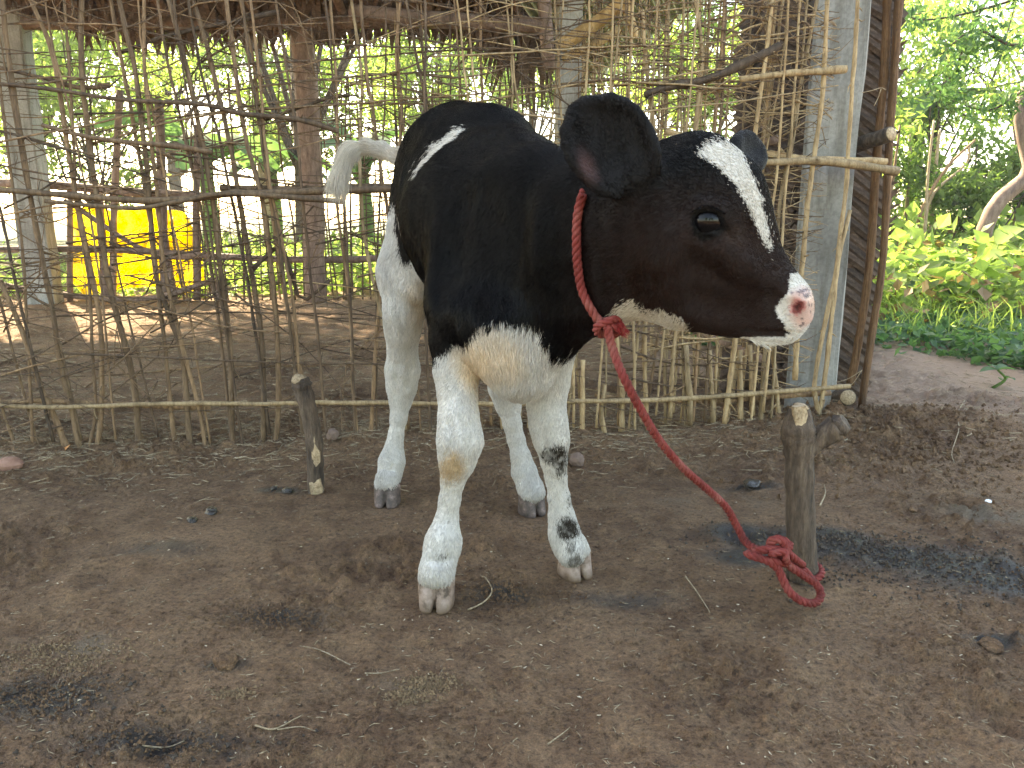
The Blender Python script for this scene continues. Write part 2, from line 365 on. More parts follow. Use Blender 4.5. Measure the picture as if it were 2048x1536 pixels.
# tail, raised and swinging out to the left
TAIL = [(838, 335, 1.82, 16), (800, 315, 1.86, 11), (765, 300, 1.88, 9), (735, 293, 1.885, 8), (708, 299, 1.88, 7), (690, 325, 1.875, 6), (680, 350, 1.87, 4)]
for p, q in zip(TAIL[:-1], TAIL[1:]):
    a, b = P(*p[:3]), P(*q[:3])
    pp(*p, *q, k=.012, flow=(b-a), ln=.022, nm='tail')
# head
HA = math.radians(17)
E1 = np.array((math.cos(HA), -math.sin(HA), 0.0)); E2 = np.array((-math.sin(HA), -math.cos(HA), 0.0))   # forward (image right), near side
HO = P(1300, 450, 1.075)
def hp(u, v, lat=0.0):
    """point of the view ray on the head's mid plane, then lat metres to the near side"""
    d = ray(u, v); s = (E2 @ (HO-CAMP))/(E2 @ d); return CAMP+d*s+E2*lat
def hr(r, u, v): d = ray(u, v); return r*((E2 @ (HO-CAMP))/(E2 @ d))/FPX
def hh(u, v, r, u2=None, v2=None, r2=None, lat=0, lat2=None, k=.02, s=1.0, fl=(-1, 0, 0), ln=.0045, sub=False, nm='head'):
    fw = E1*fl[0]*-1 if False else None
    flow = E1*fl[0] + E2*fl[1] + np.array((0, 0, fl[2]))
    if u2 is None: return add_prim(hp(u, v, lat), hr(r, u, v), k=k, ax=E2, s=s, flow=flow, ln=ln, sub=sub, nm=nm)
    return add_prim(hp(u, v, lat), hr(r, u, v), hp(u2, v2, lat if lat2 is None else lat2), hr(r2, u2, v2), k=k, ax=E2, s=s, flow=flow, ln=ln, sub=sub, nm=nm)
hh(1345, 392, 85, 1390, 364, 79, s=.96, k=.035, fl=(-1, 0, .2))                 # skull
hh(1390, 364, 79, 1438, 404, 80, s=.98, k=.03, fl=(-.6, 0, .8))                 # forehead
hh(1436, 402, 84, 1466, 472, 70, s=.80, k=.03, fl=(-.6, 0, .8))
hh(1466, 472, 66, 1530, 562, 50, s=.80, k=.03, fl=(-.7, 0, .7))                 # bridge of the nose
hh(1530, 562, 50, 1577, 604, 40, s=1.08, k=.02, fl=(-.8, 0, .5), ln=.004)       # muzzle
hh(1577, 604, 40, 1586, 628, 36, s=1.12, k=.02, fl=(-.9, 0, 0), ln=.002)
hh(1298, 532, 98, 1368, 562, 82, s=.74, k=.04, fl=(-1, 0, -.4), ln=.0055)       # cheek
hh(1368, 567, 78, 1455, 597, 58, s=.68, k=.03, fl=(-1, 0, -.3))
hh(1450, 606, 56, 1535, 640, 38, s=.85, k=.025, fl=(-1, 0, -.2))                # lower jaw
hh(1535, 648, 36, 1568, 654, 32, s=1.0, k=.015, fl=(-.9, 0, -.5), ln=.005)      # chin
hh(1296, 372, 64, 1345, 358, 66, s=.9, k=.03, fl=(-1, 0, .1))
hh(1398, 296, 20, 1424, 298, 18, s=1.8, k=.02, fl=(-.3, 0, 1), ln=.010)         # poll
for sgn in (1, -1):
    hh(1418, 412, 22, 1452, 428, 18, lat=.048*sgn, lat2=.040*sgn, k=.025, fl=(-1, 0, .3))    # brow
    hh(1398, 470, 20, 1470, 505, 16, lat=.046*sgn, lat2=.034*sgn, k=.03, fl=(-1, 0, 0))      # cheek bone
    hh(1590, 600, 20, lat=.027*sgn, k=.012, fl=(-1, 0, 0), ln=.002)                          # nostril wing
n0 = len(SH)
# near ear: a cupped shell
def ear(base, tip, width, face, th=.0075, scoop=.016, mb='ear'):
    base, tip, face = np.asarray(base), np.asarray(tip), nrm(face); ax = nrm(tip-base); wd = nrm(np.cross(ax, face)); fc = np.cross(wd, ax)
    if fc @ face < 0: fc = -fc
    L = np.linalg.norm(tip-base); out = []
    nn = 9
    # a fan of thin rods curved like a cup
    for j in range(-4, 5):
        t = j/4.0; pts = []
        for i in range(nn):
            f = i/(nn-1); w = width*math.sin(math.pi*min(1, (.16+.84*f))**.8)**.62 if f < 1 else 0
            w = width*(max(0, 1-(2*(f-.52))**2 if f > .52 else 1-(1.45*(f-.52))**2))**.5
            lateral = t*w; cup = (abs(t)**2)*scoop*1.5*(w/width) + (0.012*(1-f)**2)
            pts.append(base+ax*(L*f)+wd*lateral+fc*cup)
        for a, b in zip(pts[:-1], pts[1:]):
            add_prim(a, th*.62, b, th*.62, k=.011, flow=ax*.8+wd*t*.6, ln=.0052, nm='ear')
ear(P(1262, 372, 1.015), P(1158, 218, 1.02), .049, (.10, -1, .05), th=.0078, scoop=.017)
add_prim(P(1290, 372, 1.03), .026, P(1262, 366, 1.02), .018, k=.03, flow=(-1, 0, 0), ln=.008, nm='ear')
ear(hp(1452, 322, -.055), hp(1512, 280, -.115), .024, (.5, -.3, .3), th=.0065, scoop=.006)
BODY_BASE = list(SH)
# eye sockets, nostrils, mouth
EYE = march(1414, 442, BODY_BASE) if True else None
eye_c = EYE - E2*.0125
eye_far = eye_c - 2*E2*((eye_c-HO) @ E2)
for c, sg in ((eye_c, 1), (eye_far, -1)):
    a1 = c + E1*-.020 + E2*.006*sg + np.array((0, 0, .004)); a2 = c+E1*-.002+E2*.0125*sg+np.array((0, 0, .0185)); a3 = c+E1*.019+E2*.006*sg+np.array((0, 0, .004))
    a4 = c+E2*.0105*sg+np.array((0, 0, -.017)); a5 = c+E1*.024+E2*.0*sg+np.array((0, 0, -.008))
    add_prim(c, .0215, k=.02, flow=-E1, ln=.004, nm='head')
    add_prim(c+E2*.012*sg,   .0182, k=.006, flow=-E1, ln=.002, sub=True, nm='lid', ax=nrm((0, 0, 1)), s=.78)
    for p, q in ((a1, a2), (a2, a3)): add_prim(p, .0045, q, .0045, k=.006, flow=-E1, ln=.003, nm='lid')
    for p, q in ((a1, a4), (a4, a5), (a5, a3)): add_prim(p, .0032, q, .0030, k=.006, flow=-E1, ln=.003, nm='lid')
NOSC = []
for sg in (1, -1):
    c = march(1597, 617, BODY_BASE)
    if sg < 0: c = c - 2*E2*((c-HO) @ E2)
    NOSC.append(c+E2*.0*sg); add_prim(c+E2*.003*sg+E1*-.007+np.array((0, 0, .004)), .0092, c+E1*.010+np.array((0, 0, -.007)), .0075, k=.005, sub=True, nm='nostril', flow=-E1, ln=0)
mp = [march(u, v, BODY_BASE) for u, v in ((1580, 668), (1560, 669), (1530, 668), (1488, 663))]
for sg in (1, -1):
    m_ = [q if sg > 0 else q-2*E2*((q-HO) @ E2) for q in mp]
    for p, q in zip(m_[:-1], m_[1:]): add_prim(p, .0042, q, .0030, k=.006, sub=True, nm='mouth', flow=-E1, ln=0)
MOUTHL = [a+(b-a)*t for a, b in zip(mp[:-1], mp[1:]) for t in np.linspace(0, 1, 9)]; MOUTHL += [q-2*E2*((q-HO) @ E2) for q in MOUTHL]
def groove(path, r=.012, deep=.0025, k=.010):
    q = [march(u, v, BODY_BASE) for u, v in path]
    for a, b in zip(q[:-1], q[1:]):
        if a is None or b is None: continue
        o = nrm(CAMP-(a+b)/2)*(r-deep); add_prim(a+o, r, b+o, r, k=k, sub=True, nm='fold', flow=(0, 0, -1), ln=0)
def ridge(path, r=.008, out=.0025, k=.016):
    q = [march(u, v, BODY_BASE) for u, v in path]
    for a, b in zip(q[:-1], q[1:]):
        if a is None or b is None: continue
        o = -nrm(CAMP-(a+b)/2)*(r-out); add_prim(a+o, r, b+o, r, k=k, nm='head' if a[1] < 1.12 else '', flow=nrm(b-a), ln=.006)
groove([(1204, 410), (1196, 470), (1200, 540), (1214, 596)], .010, .0035); groove([(1226, 400), (1216, 470), (1222, 540), (1236, 590)], .009, .0028); groove([(1250, 410), (1238, 470), (1240, 520)], .008, .002)
groove([(1272, 388), (1262, 430), (1268, 470)], .012, .003)
groove([(1382, 398), (1398, 384), (1425, 380), (1450, 392)], .006, .0022, .006); groove([(1388, 470), (1410, 482), (1440, 480)], .006, .0018, .006); groove([(1446, 462), (1462, 480), (1470, 500)], .006, .002, .006)
groove([(1325, 600), (1370, 610), (1430, 622), (1490, 632)], .018, .003, .02); groove([(1520, 585), (1545, 600), (1560, 625)], .010, .0025, .012)
ridge([(1440, 500), (1480, 530), (1520, 560)], .012, .003, .02); ridge([(1330, 470), (1318, 520), (1330, 580), (1365, 620)], .016, .003, .03)
groove([(1085, 420), (1090, 520), (1100, 600)], .03, .005, .05); groove([(1135, 430), (1140, 520), (1150, 600)], .02, .003, .03)
groove([(905, 410), (885, 480), (872, 540)], .03, .006, .05); groove([(1010, 400), (990, 470), (985, 560)], .03, .003, .05); groove([(950, 380), (935, 450), (930, 520)], .03, .003, .05)
groove([(898, 848), (902, 880), (894, 912)], .006, .002, .006); groove([(936, 850), (942, 880), (934, 905)], .006, .002, .006); groove([(892, 975), (886, 1010), (880, 1045)], .006, .0022, .006); groove([(856, 1118), (880, 1124), (900, 1116)], .006, .002, .006)
groove([(1086, 860), (1090, 890), (1096, 915)], .006, .002, .006); groove([(1108, 960), (1112, 1000), (1114, 1035)], .006, .0022, .006); groove([(792, 730), (790, 760), (792, 790)], .008, .002, .008); groove([(818, 700), (822, 740), (818, 775)], .008, .002, .008)
# dew claws
PRIMS = list(SH)
BV, BQ = polygonise(PRIMS, .0042)
BN = vnormals(BV, BQ)
BODY_BVH = BVHTree.FromPolygons([tuple(v) for v in BV], [tuple(int(i) for i in q) for q in BQ])

# ---- coat: nearest primitive gives flow and hair length; markings are laid down in the calf's own space
def attrs(X):
    W = np.full(len(X), 1e-9); FL = np.zeros((len(X), 3)); LN = np.zeros(len(X)); near = np.full(len(X), 9.0); who = np.zeros(len(X), int)
    for i, p in enumerate(PRIMS):
        if p.sub: continue
        d = prim_d(p, X); w = np.exp(-np.clip(np.abs(d), 0, 1)/.012)
        W += w; FL += w[:, None]*p.flow; LN += w*p.len
        m = d < near; near[m] = d[m]; who[m] = i
    return FL/W[:, None], LN/W, who
def inpoly(u, v, poly):
    c = np.zeros(len(u), bool); n = len(poly)
    for i in range(n):
        x1, y1 = poly[i]; x2, y2 = poly[(i+1) % n]
        if y1 == y2: continue
        m = ((v < y1) != (v < y2)) & (u < (x2-x1)*(v-y1)/(y2-y1)+x1); c ^= m
    return c
PNAME = np.array([p.tagname for p in PRIMS])
POLY_HIP = [(927, 255), (905, 265), (885, 283), (865, 293), (845, 320), (830, 350), (846, 352), (870, 335), (895, 310), (910, 290), (920, 275)]
POLY_RR = [(788, 405), (794, 440), (793, 470), (797, 510), (802, 526), (818, 524), (834, 512), (838, 530), (845, 552), (864, 582), (866, 604), (856, 630), (880, 700), (880, 1100), (640, 1100), (640, 500), (770, 430)]
POLY_FR = [(800, 732), (872, 728), (885, 706), (905, 693), (932, 690), (946, 664), (985, 655), (1010, 650), (1050, 648), (1078, 656), (1098, 686), (1110, 714), (1122, 720), (1150, 704), (1200, 760), (1260, 1400), (760, 1400)]
POLY_BLZ = [(1412, 283), (1393, 308), (1421, 334), (1451, 356), (1477, 382), (1499, 412), (1511, 442), (1530, 476), (1556, 508), (1548, 480), (1534, 440), (1527, 417), (1521, 395), (1500, 336), (1485, 302), (1464, 284), (1436, 281)]
POLY_MUZ = [(1584, 548), (1582, 573), (1569, 596), (1553, 616), (1557, 636), (1571, 654), (1572, 673), (1500, 674), (1486, 672), (1500, 712), (1660, 710), (1660, 560), (1605, 548)]
POLY_JAW = [(1222, 645), (1230, 612), (1256, 599), (1284, 619), (1324, 620), (1354, 638), (1384, 659), (1360, 680), (1240, 670)]
BLACK = np.array((.0013, .0011, .0014)); BROWN = np.array((.0125, .0054, .0036)); WHITE = np.array((.52, .495, .455))
def coat(X, N, who, jit=0.0):
    u, v, z = project(X)
    w1 = noise3(X, 28)*9+noise3(X, 70)*6+noise3(X, 160)*3
    u = u+w1+jit*RNG.normal(0, 3.2, len(u)); v = v+noise3(X+3.1, 30)*8+noise3(X+3.1, 80)*5+jit*RNG.normal(0, 5.5, len(v))
    nm = PNAME[who]; head = (nm == 'head') | (nm == 'lid') | (nm == 'nostril') | (nm == 'mouth'); tail = nm == 'tail'; earm = nm == 'ear'
    lat = (X-HO) @ E2
    facing = np.einsum('ij,ij->i', N, X-CAMP) < 0.15*z
    # far side of the head mirrors the near side for the muzzle and the blaze
    Xm = X-2*np.outer(lat, E2); um, vm, _ = project(np.where((lat < 0)[:, None], Xm, X))
    C = np.tile(BLACK, (len(X), 1))
    n1 = noise3(X, 9)
    hb = np.clip((u-1120)/160, 0, 1)*np.clip((v-370)/140+.25, 0, 1)*(X[:, 1] < 1.3)
    C = C*(1-hb[:, None])+BROWN*hb[:, None]
    C *= (1+.25*noise3(X, 120))[:, None]
    white = np.zeros(len(X), bool)
    torso = ~head & ~earm & ~tail
    white |= inpoly(u, v, POLY_HIP) & torso & (X[:, 1] > 1.4) & facing
    white |= inpoly(u, v, POLY_RR) & torso & (X[:, 1] > 1.54)
    white |= inpoly(u, v, POLY_FR) & torso & (X[:, 1] < 1.54)
    white |= torso & (X[:, 2] < .38)
    white |= tail
    white |= inpoly(u, v, POLY_BLZ) & head & facing
    mz = inpoly(um+w1*.4, vm, POLY_MUZ) & head & ~((vm < 668) & (um < 1553)); white |= mz
    white |= inpoly(u, v, POLY_JAW) & (X[:, 1] < 1.2) & ~earm & (facing | (lat < 0))
    C[white] = WHITE*(1+.07*noise3(X, 30)[white])[:, None]
    # cream staining on chest, insides of the legs, tail
    cr = np.clip(1-np.hypot((u-985)/95, (v-715)/62), 0, 1)**.6*(X[:, 1] < 1.4) + np.clip(1-np.hypot((u-945)/34, (v-752)/75), 0, 1)*.9 + np.clip(1-np.hypot((u-835)/28, (v-620)/75), 0, 1)*.8*(X[:, 1] > 1.5) + tail*.45
    cr = np.clip(cr+.25*noise3(X, 40)*(cr > 0), 0, 1)
    C[white] = (C*(1-cr[:, None]) + np.array((.60, .47, .33))*cr[:, None])[white]
    jw = white & (X[:, 1] < 1.2) & (u > 1215) & (u < 1400) & (v > 590); C[jw] *= np.array((.95, .90, .82))
    kn = np.clip((1.3-np.hypot((u-905)/30, (v-933)/26))*1.4, 0, 1)*(X[:, 1] < 1.24)*white; C = C*(1-kn[:, None]*.75)+np.array((.40, .25, .10))*kn[:, None]*.75
    # dried mud on the shins
    mud = np.zeros(len(X))
    for (cx, cy, sx, sy, a) in ((1113, 905, 24, 17, 1), (1122, 925, 13, 24, 1), (1137, 1058, 18, 22, 1), (1145, 1100, 8, 12, .8), (1162, 1118, 8, 10, .8), (1150, 1113, 5, 18, .8), (1135, 1000, 3, 14, .7), (884, 1115, 12, 4, .9), (1150, 1135, 34, 4, .6), (897, 1039, 3, 3, 1)):
        mud = np.maximum(mud, a*np.clip(3.2*(1.25-np.hypot((u-cx)/sx, (v-cy)/sy)), 0, 1))
    mud *= (X[:, 1] < 1.32)*facing*np.clip(1.0+1.1*noise3(X, 230), 0, 1)
    C = C*(1-mud[:, None])+np.array((.022, .016, .010))*mud[:, None]
    low = np.clip(1-X[:, 2]/.09, 0, 1)*.55*np.clip(.5+noise3(X, 60), 0, 1); C = C*(1-low[:, None])+np.array((.24, .17, .11))*low[:, None]
    # pink skin of the nose pad with dark specks
    pink = mz & (np.hypot((um-1606)/34, (vm-612)/44) < .92+.25*noise3(X, 60))
    pw = (np.clip((1.12-np.hypot((um-1606)/34, (vm-612)/44)+.25*noise3(X, 60))*2.6, 0, 1)*mz)[:, None]
    C = C*(1-pw)+np.array((.50, .335, .285))*(1+.22*noise3(X, 60)+.1*noise3(X, 200))[:, None]*pw
    spk = pink & (noise3(X, 420)*.6+noise3(X, 210)*.6 > .36); C[spk] = np.array((.13, .09, .09))
    for q in NOSC:
        dn = np.linalg.norm((X-q), axis=1); C[dn < .0125] = np.array((.42, .19, .17)); C[dn < .0098] = np.array((.16, .04, .038)); C[dn < .0072] = np.array((.045, .012, .012))
    for q in MOUTHL:
        C[np.linalg.norm(X-q, axis=1) < .0042] = np.array((.010, .007, .006))
    ei = earm & facing & (np.hypot((u-1178)/22, (v-335)/44) < 1+.3*noise3(X, 60)) & (X[:, 1] < 1.08)
    eb = np.clip((u-1118)/60, 0, 1)[:, None]; C[earm] = (np.array((.0026, .0019, .0020))*(1+.0*eb))[earm]; pe = (np.clip(1.1-np.hypot((u-1176)/26, (v-335)/50)+.3*noise3(X, 60), 0, 1)**1.3*(earm & facing & (X[:, 1] < 1.08)))[:, None]; C = C*(1-pe)+np.array((.050, .026, .025))*pe
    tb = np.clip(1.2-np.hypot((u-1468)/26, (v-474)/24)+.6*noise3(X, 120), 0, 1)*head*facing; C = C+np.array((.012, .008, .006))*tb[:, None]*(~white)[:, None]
    ring = (np.linalg.norm(X-eye_c, axis=1) < .026) | (np.linalg.norm(X-eye_far, axis=1) < .026)
    C[ring & head] = np.array((.0018, .0013, .0013))
    return C, white, pink
vf, vl, vw = attrs(BV)
vC, vwhite, vpink = coat(BV, BN, vw)
me = mesh_np('calf_body', BV, BQ)
vcol(me, 'coat', vC); vfloat(me, 'bare', (vpink | (PNAME[vw] == 'nostril') ).astype(float))
m_skin, nt, bs, _ = newmat('calf_hide')
bs.inputs['Specular IOR Level'].default_value = .03
at = nd(nt, 'ShaderNodeAttribute', attribute_name='coat'); nt.links.new(at.outputs['Color'], bs.inputs['Base Color'])
ab = nd(nt, 'ShaderNodeAttribute', attribute_name='bare'); mr = nd(nt, 'ShaderNodeMapRange'); setin(mr, To_Min=.8, To_Max=.36); bs.inputs['Specular IOR Level'].default_value = .25; nt.links.new(ab.outputs['Fac'], mr.inputs[0]); nt.links.new(mr.outputs[0], bs.inputs['Roughness'])
tc = texco(nt); bump(nt, noise(nt, tc, 260, 3), .35, .0012, bs)
CALF = empty('calf', (0.0, 1.35, 0.0))
tag(CALF, 'black and white calf with a white blaze standing in front of the stick fence', 'calf')
body = link('body', me, m_skin, CALF)

# ---- hair
def make_fur(name, n, seed, lenscale=1.0):
    rg = np.random.default_rng(seed)
    a = np.linalg.norm(np.cross(BV[BQ[:, 2]]-BV[BQ[:, 0]], BV[BQ[:, 3]]-BV[BQ[:, 1]]), axis=1)*.5
    fc = BV[BQ].mean(1); fn = BN[BQ].mean(1)
    vis = np.einsum('ij,ij->i', fn, fc-CAMP); a = a*np.where(vis < .35, 1.0, .30)
    f = rg.choice(len(BQ), n, p=a/a.sum())
    s, t = rg.random(n)[:, None], rg.random(n)[:, None]
    q = BV[BQ[f]]; X = (q[:, 0]*(1-s)+q[:, 1]*s)*(1-t)+(q[:, 3]*(1-s)+q[:, 2]*s)*t
    qn = BN[BQ[f]]; N = qn.mean(1); N /= np.linalg.norm(N, axis=1, keepdims=True)
    FL, LN = vf[BQ[f]].mean(1), vl[BQ[f]].mean(1); who = vw[BQ[f, 0]]
    C, wh, pk = coat(X, N, who, 1.0)
    bare = pk | (np.min([np.linalg.norm(X-q, axis=1) for q in MOUTHL+NOSC], axis=0) < .006) | np.isin(PNAME[who], ['nostril', 'mouth']) | (np.linalg.norm(X-eye_c, axis=1) < .017)
    T = FL - N*np.einsum('ij,ij->i', FL, N)[:, None]; T /= (np.linalg.norm(T, axis=1, keepdims=True)+1e-6)
    sw = noise3(X, 14)[:, None]*.55; T = T+np.cross(N, T)*sw; T += rg.normal(0, .16, T.shape); T -= N*np.einsum('ij,ij->i', T, N)[:, None]; T /= (np.linalg.norm(T, axis=1, keepdims=True)+1e-6)
    clump = noise3(X, 45)[:, None]+.7*noise3(X*np.array((1, 1, .25)), 150)[:, None]; T = T+np.cross(N, T)*clump*.45; T = T+N*.25*noise3(X*np.array((1, 1, .3)), 110)[:, None]
    L = LN*rg.uniform(.6, 1.25, n)*lenscale
    # fringe of the belly, long hair at the chest, tail tuft
    L = np.where(bare, .0012, L)[:, None]
    lift = np.where(LN > .018, .42, np.where(PNAME[who] == 'ear', .12, .26))[:, None]*rg.uniform(.6, 1.4, (n, 1))
    g = np.array((0, 0, -1.0))
    p0 = X-N*.0008; p1 = X+(T*.45+N*lift*.8)*L*.5; p2 = p1+(T*.9+N*lift*.35+g*.08)*L*.35; p3 = p2+(T*1.0+N*.02+g*.2)*L*.3
    pts = np.stack([p0, p1, p2, p3], 1).reshape(-1, 3)
    rad = np.where(wh, .00042, .00036)*rg.uniform(.8, 1.2, n)
    R = (rad[:, None]*np.array((1, .95, .7, .2))).ravel()
    C = C*np.where(wh, 1, 1.25)[:, None]*rg.uniform(.72, 1.15, (n, 1))
    return pts, R, C, n
def curves_obj(name, sets, mat, parent):
    pts = np.concatenate([s[0] for s in sets]); R = np.concatenate([s[1] for s in sets]); C = np.concatenate([s[2] for s in sets]); n = sum(s[3] for s in sets); k = len(pts)//n
    hc = bpy.data.hair_curves.new(name); hc.add_curves([k]*n)
    hc.attributes['position'].data.foreach_set('vector', pts.astype(np.float32).ravel())
    ra = hc.attributes.get('radius') or hc.attributes.new('radius', 'FLOAT', 'POINT'); ra.data.foreach_set('value', R.astype(np.float32))
    ca = hc.attributes.new('haircol', 'FLOAT_VECTOR', 'CURVE'); ca.data.foreach_set('vector', C.astype(np.float32).ravel())
    hc.materials.append(mat); o = bpy.data.objects.new(name, hc); COL.objects.link(o)
    o.parent = parent; o.matrix_parent_inverse = Matrix.Translation(-Vector(parent.location)); return o
m_fur, nt, bs, _ = newmat('calf_fur')
at = nd(nt, 'ShaderNodeAttribute', attribute_name='haircol'); nt.links.new(at.outputs['Vector'], bs.inputs['Base Color'])
setin(bs, Roughness=.30); bs.inputs['Specular IOR Level'].default_value = .11
FUR_N = 330000
sets = [make_fur('fur', FUR_N, 3)]
# tail tuft: long wavy cream hair
def tuft(path, n, L, seed, col, spread, rad=.0005, tip=(0, 0, -1)):
    rg = np.random.default_rng(seed); sp = spline(path, 60); i = rg.integers(0, 57, n)
    T = sp[i+2]-sp[i]; T /= np.linalg.norm(T, axis=1, keepdims=True)
    o = rg.normal(0, 1, (n, 3)); o -= T*np.einsum('ij,ij->i', o, T)[:, None]; o /= np.linalg.norm(o, axis=1, keepdims=True)
    X = sp[i]+o*spread*.3; D = T*.9+o*rg.uniform(.02, .5, (n, 1)); l = L*rg.uniform(.4, 1.1, (n, 1)); tp = np.array(tip)
    p1 = X+D*l*.33; p2 = p1+(D*.7+tp*.4)*l*.33; p3 = p2+(D*.4+tp*.8+rg.normal(0, .12, (n, 3)))*l*.34
    pts = np.stack([X, p1, p2, p3], 1).reshape(-1, 3)
    R = (np.full((n, 1), rad)*np.array((1, 1, .7, .2))).ravel()
    return pts, R, np.tile(col, (n, 1))*rg.uniform(.75, 1.15, (n, 1)), n
tp = [P(*t[:3]) for t in TAIL]
sets.append(tuft(tp[1:5], 5500, .034, 5, np.array((.60, .54, .45)), .016))
sets.append(tuft(tp[3:], 7500, .070, 6, np.array((.60, .54, .45)), .022, rad=.0004))
for c, sg in ((eye_c, 1), (eye_far, -1)):
    lp_ = [c+E1*-.018+E2*.008*sg+np.array((0, 0, .009)), c+E1*-.002+E2*.016*sg+np.array((0, 0, .0185)), c+E1*.017+E2*.008*sg+np.array((0, 0, .009))]
    rg = np.random.default_rng(61); spl = spline(lp_, 60); i = rg.integers(0, 60, 170); X0 = spl[i]; d_ = nrm(E2*sg+np.array((0, 0, .15)))[None]+E1[None]*((i/59-.45)*1.1)[:, None]+rg.normal(0, .08, (170, 3)); l_ = rg.uniform(.008, .014, (170, 1))
    p1_ = X0+d_*l_*.4; p2_ = p1_+(d_*.8+np.array((0, 0, -.15)))*l_*.35; p3_ = p2_+(d_*.6+np.array((0, 0, -.45)))*l_*.3
    sets.append((np.stack([X0, p1_, p2_, p3_], 1).reshape(-1, 3), (np.full((170, 1), .00032)*np.array((1, .9, .6, .2))).ravel(), np.tile(np.array((.006, .005, .005)), (170, 1)), 170))
# chin whiskers
wp = [hp(u, v, .012) for u, v in ((1500, 672), (1530, 680), (1560, 675), (1585, 660), (1596, 648))]
sets.append(tuft(wp, 500, .016, 8, np.array((.7, .68, .62)), .012, rad=.00022, tip=(.5, -.1, -.6)))
fur = curves_obj('fur', sets, m_fur, CALF)

# ---- eyes and hooves
m_eye, nt, bs, _ = newmat('calf_eye'); setin(bs, Roughness=.04); bs.inputs['Base Color'].default_value = (.003, .0025, .003, 1); bs.inputs['Specular IOR Level'].default_value = .22
def uvsphere(c, r, nu=32, nv=20):
    th = np.linspace(0, math.pi, nv); ph = np.arange(nu)*2*math.pi/nu
    V = np.array([(math.sin(a)*math.cos(b), math.sin(a)*math.sin(b), math.cos(a)) for a in th for b in ph])*r+c
    F = [(i*nu+j, (i+1)*nu+j, (i+1)*nu+(j+1) % nu, i*nu+(j+1) % nu) for i in range(nv-1) for j in range(nu)]
    return V, np.array(F)
for c in (eye_c, eye_far):
    V, F = uvsphere(np.asarray(c), .0200); link('eye', mesh_np('eye', V, F), m_eye, CALF)
m_hoof, nt, bs, _ = newmat('hoof_horn'); tc = texco(nt); n1 = noise(nt, tc, 60, 5); c1 = ramp(nt, n1, [(.36, (.06, .038, .026)), (.48, (.20, .14, .105)), (.68, (.31, .235, .20))])
sx = nd(nt, 'ShaderNodeSeparateXYZ'); nt.links.new(texco(nt), sx.inputs[0]); dz = nd(nt, 'ShaderNodeMapRange'); setin(dz, From_Min=.004, From_Max=.020, To_Min=.85, To_Max=0.0); nt.links.new(sx.outputs[2], dz.inputs[0]); c1 = mix(nt, dz.outputs[0], c1, (.10, .062, .036))
nt.links.new(c1, bs.inputs['Base Color']); setin(bs, Roughness=.55); bump(nt, noise(nt, texco(nt, (1, 1, 5)), 90, 4), .4, .002, bs)
m_hoofd, nt, bs, _ = newmat('hoof_horn_muddy'); tc = texco(nt); n1 = noise(nt, tc, 70, 5); c1 = ramp(nt, n1, [(.35, (.03, .022, .018)), (.55, (.10, .07, .06)), (.72, (.25, .18, .16))])
nt.links.new(c1, bs.inputs['Base Color']); setin(bs, Roughness=.6); bump(nt, n1, .5, .003, bs)
def hoof(toe, dirv, w, ln_, ht, mat):
    """toe: ground point between the toe tips; dirv: the way they point; w: width of one claw"""
    d = nrm((dirv[0], dirv[1], 0)); s = np.array((-d[1], d[0], 0)); g = SH[:]; SH.clear(); Z = np.array((0, 0, 1.0)); ctr = np.array((toe[0], toe[1], 0))-d*ln_*.5
    for sg in (1, -1):
        t = s*sg; r = w*.36
        for lo_, hi_ in ((-.5, -.5), (.5, .5)):      # four upright rods per claw, hulled by smoothing: a blocky claw with a sloping front wall
            a = ctr+t*w*(.52+lo_*.30)
            add_prim(a-d*ln_*.30+Z*.006, r*.9, a-d*ln_*.22+Z*ht, r*.9, k=.008)
            add_prim(a+d*ln_*(.36 if lo_ < 0 else .28)+Z*.004, r*.62, a+d*ln_*.06+Z*ht*1.05, r*.85, k=.010)
            add_prim(a-d*ln_*.05+Z*.006, r, a-d*ln_*.08+Z*ht, r, k=.010)
        add_prim(ctr+t*w*.54+d*ln_*.12+Z*.008, r, ctr+t*w*.54-d*ln_*.05+Z*ht*.9, r*1.05, k=.010)
    add_prim(ctr-Z*.6, .6, k=.002, sub=True)
    pr = list(SH); SH.clear(); SH.extend(g)
    V, Q = polygonise(pr, .0018, pad=.01)
    return link('hoof', mesh_np('hoof', V, Q), mat, CALF)
for toe_, dv_, w_, l_, h_, dirty in FEET: hoof(toe_, dv_, w_, l_, h_, m_hoofd if dirty else m_hoof)
# ------------------------------------------------------------------ materials for wood and leaves
def wood(name, cols, scale=(14, 14, 2.2), rough=.8, rnd=.5, bs_=.5, bd=.002):
    m, nt, bs, _ = newmat(name); tc = texco(nt, scale); n1 = noise(nt, tc, 6, 6, .65); tc2 = texco(nt); n2 = noise(nt, tc2, 9, 4)
    c = ramp(nt, n1, [(.3, cols[0]), (.5, cols[1]), (.72, cols[2])])
    oi = nd(nt, 'ShaderNodeObjectInfo'); r = ramp(nt, oi.outputs['Random'], [(0, (1-rnd*.8,)*3), (1, (1+rnd*.7, 1+rnd*.62, 1+rnd*.5))])
    c = mix(nt, 1.0, c, r, 'MULTIPLY'); c = mix(nt, .6, c, ramp(nt, n2, [(.35, (.6, .58, .55)), (.6, (1.15, 1.13, 1.1))]), 'MULTIPLY')
    n4 = noise(nt, texco(nt, (1, 1, .35)), 170, 4, .7); c = mix(nt, .5, c, ramp(nt, n4, [(.36, (.45, .43, .4)), (.55, (1.1, 1.1, 1.1))]), 'MULTIPLY')
    nt.links.new(c, bs.inputs['Base Color']); setin(bs, Roughness=rough); bump(nt, n4, .5, .0015, bs, bump(nt, n1, bs_, bd, None)); return m
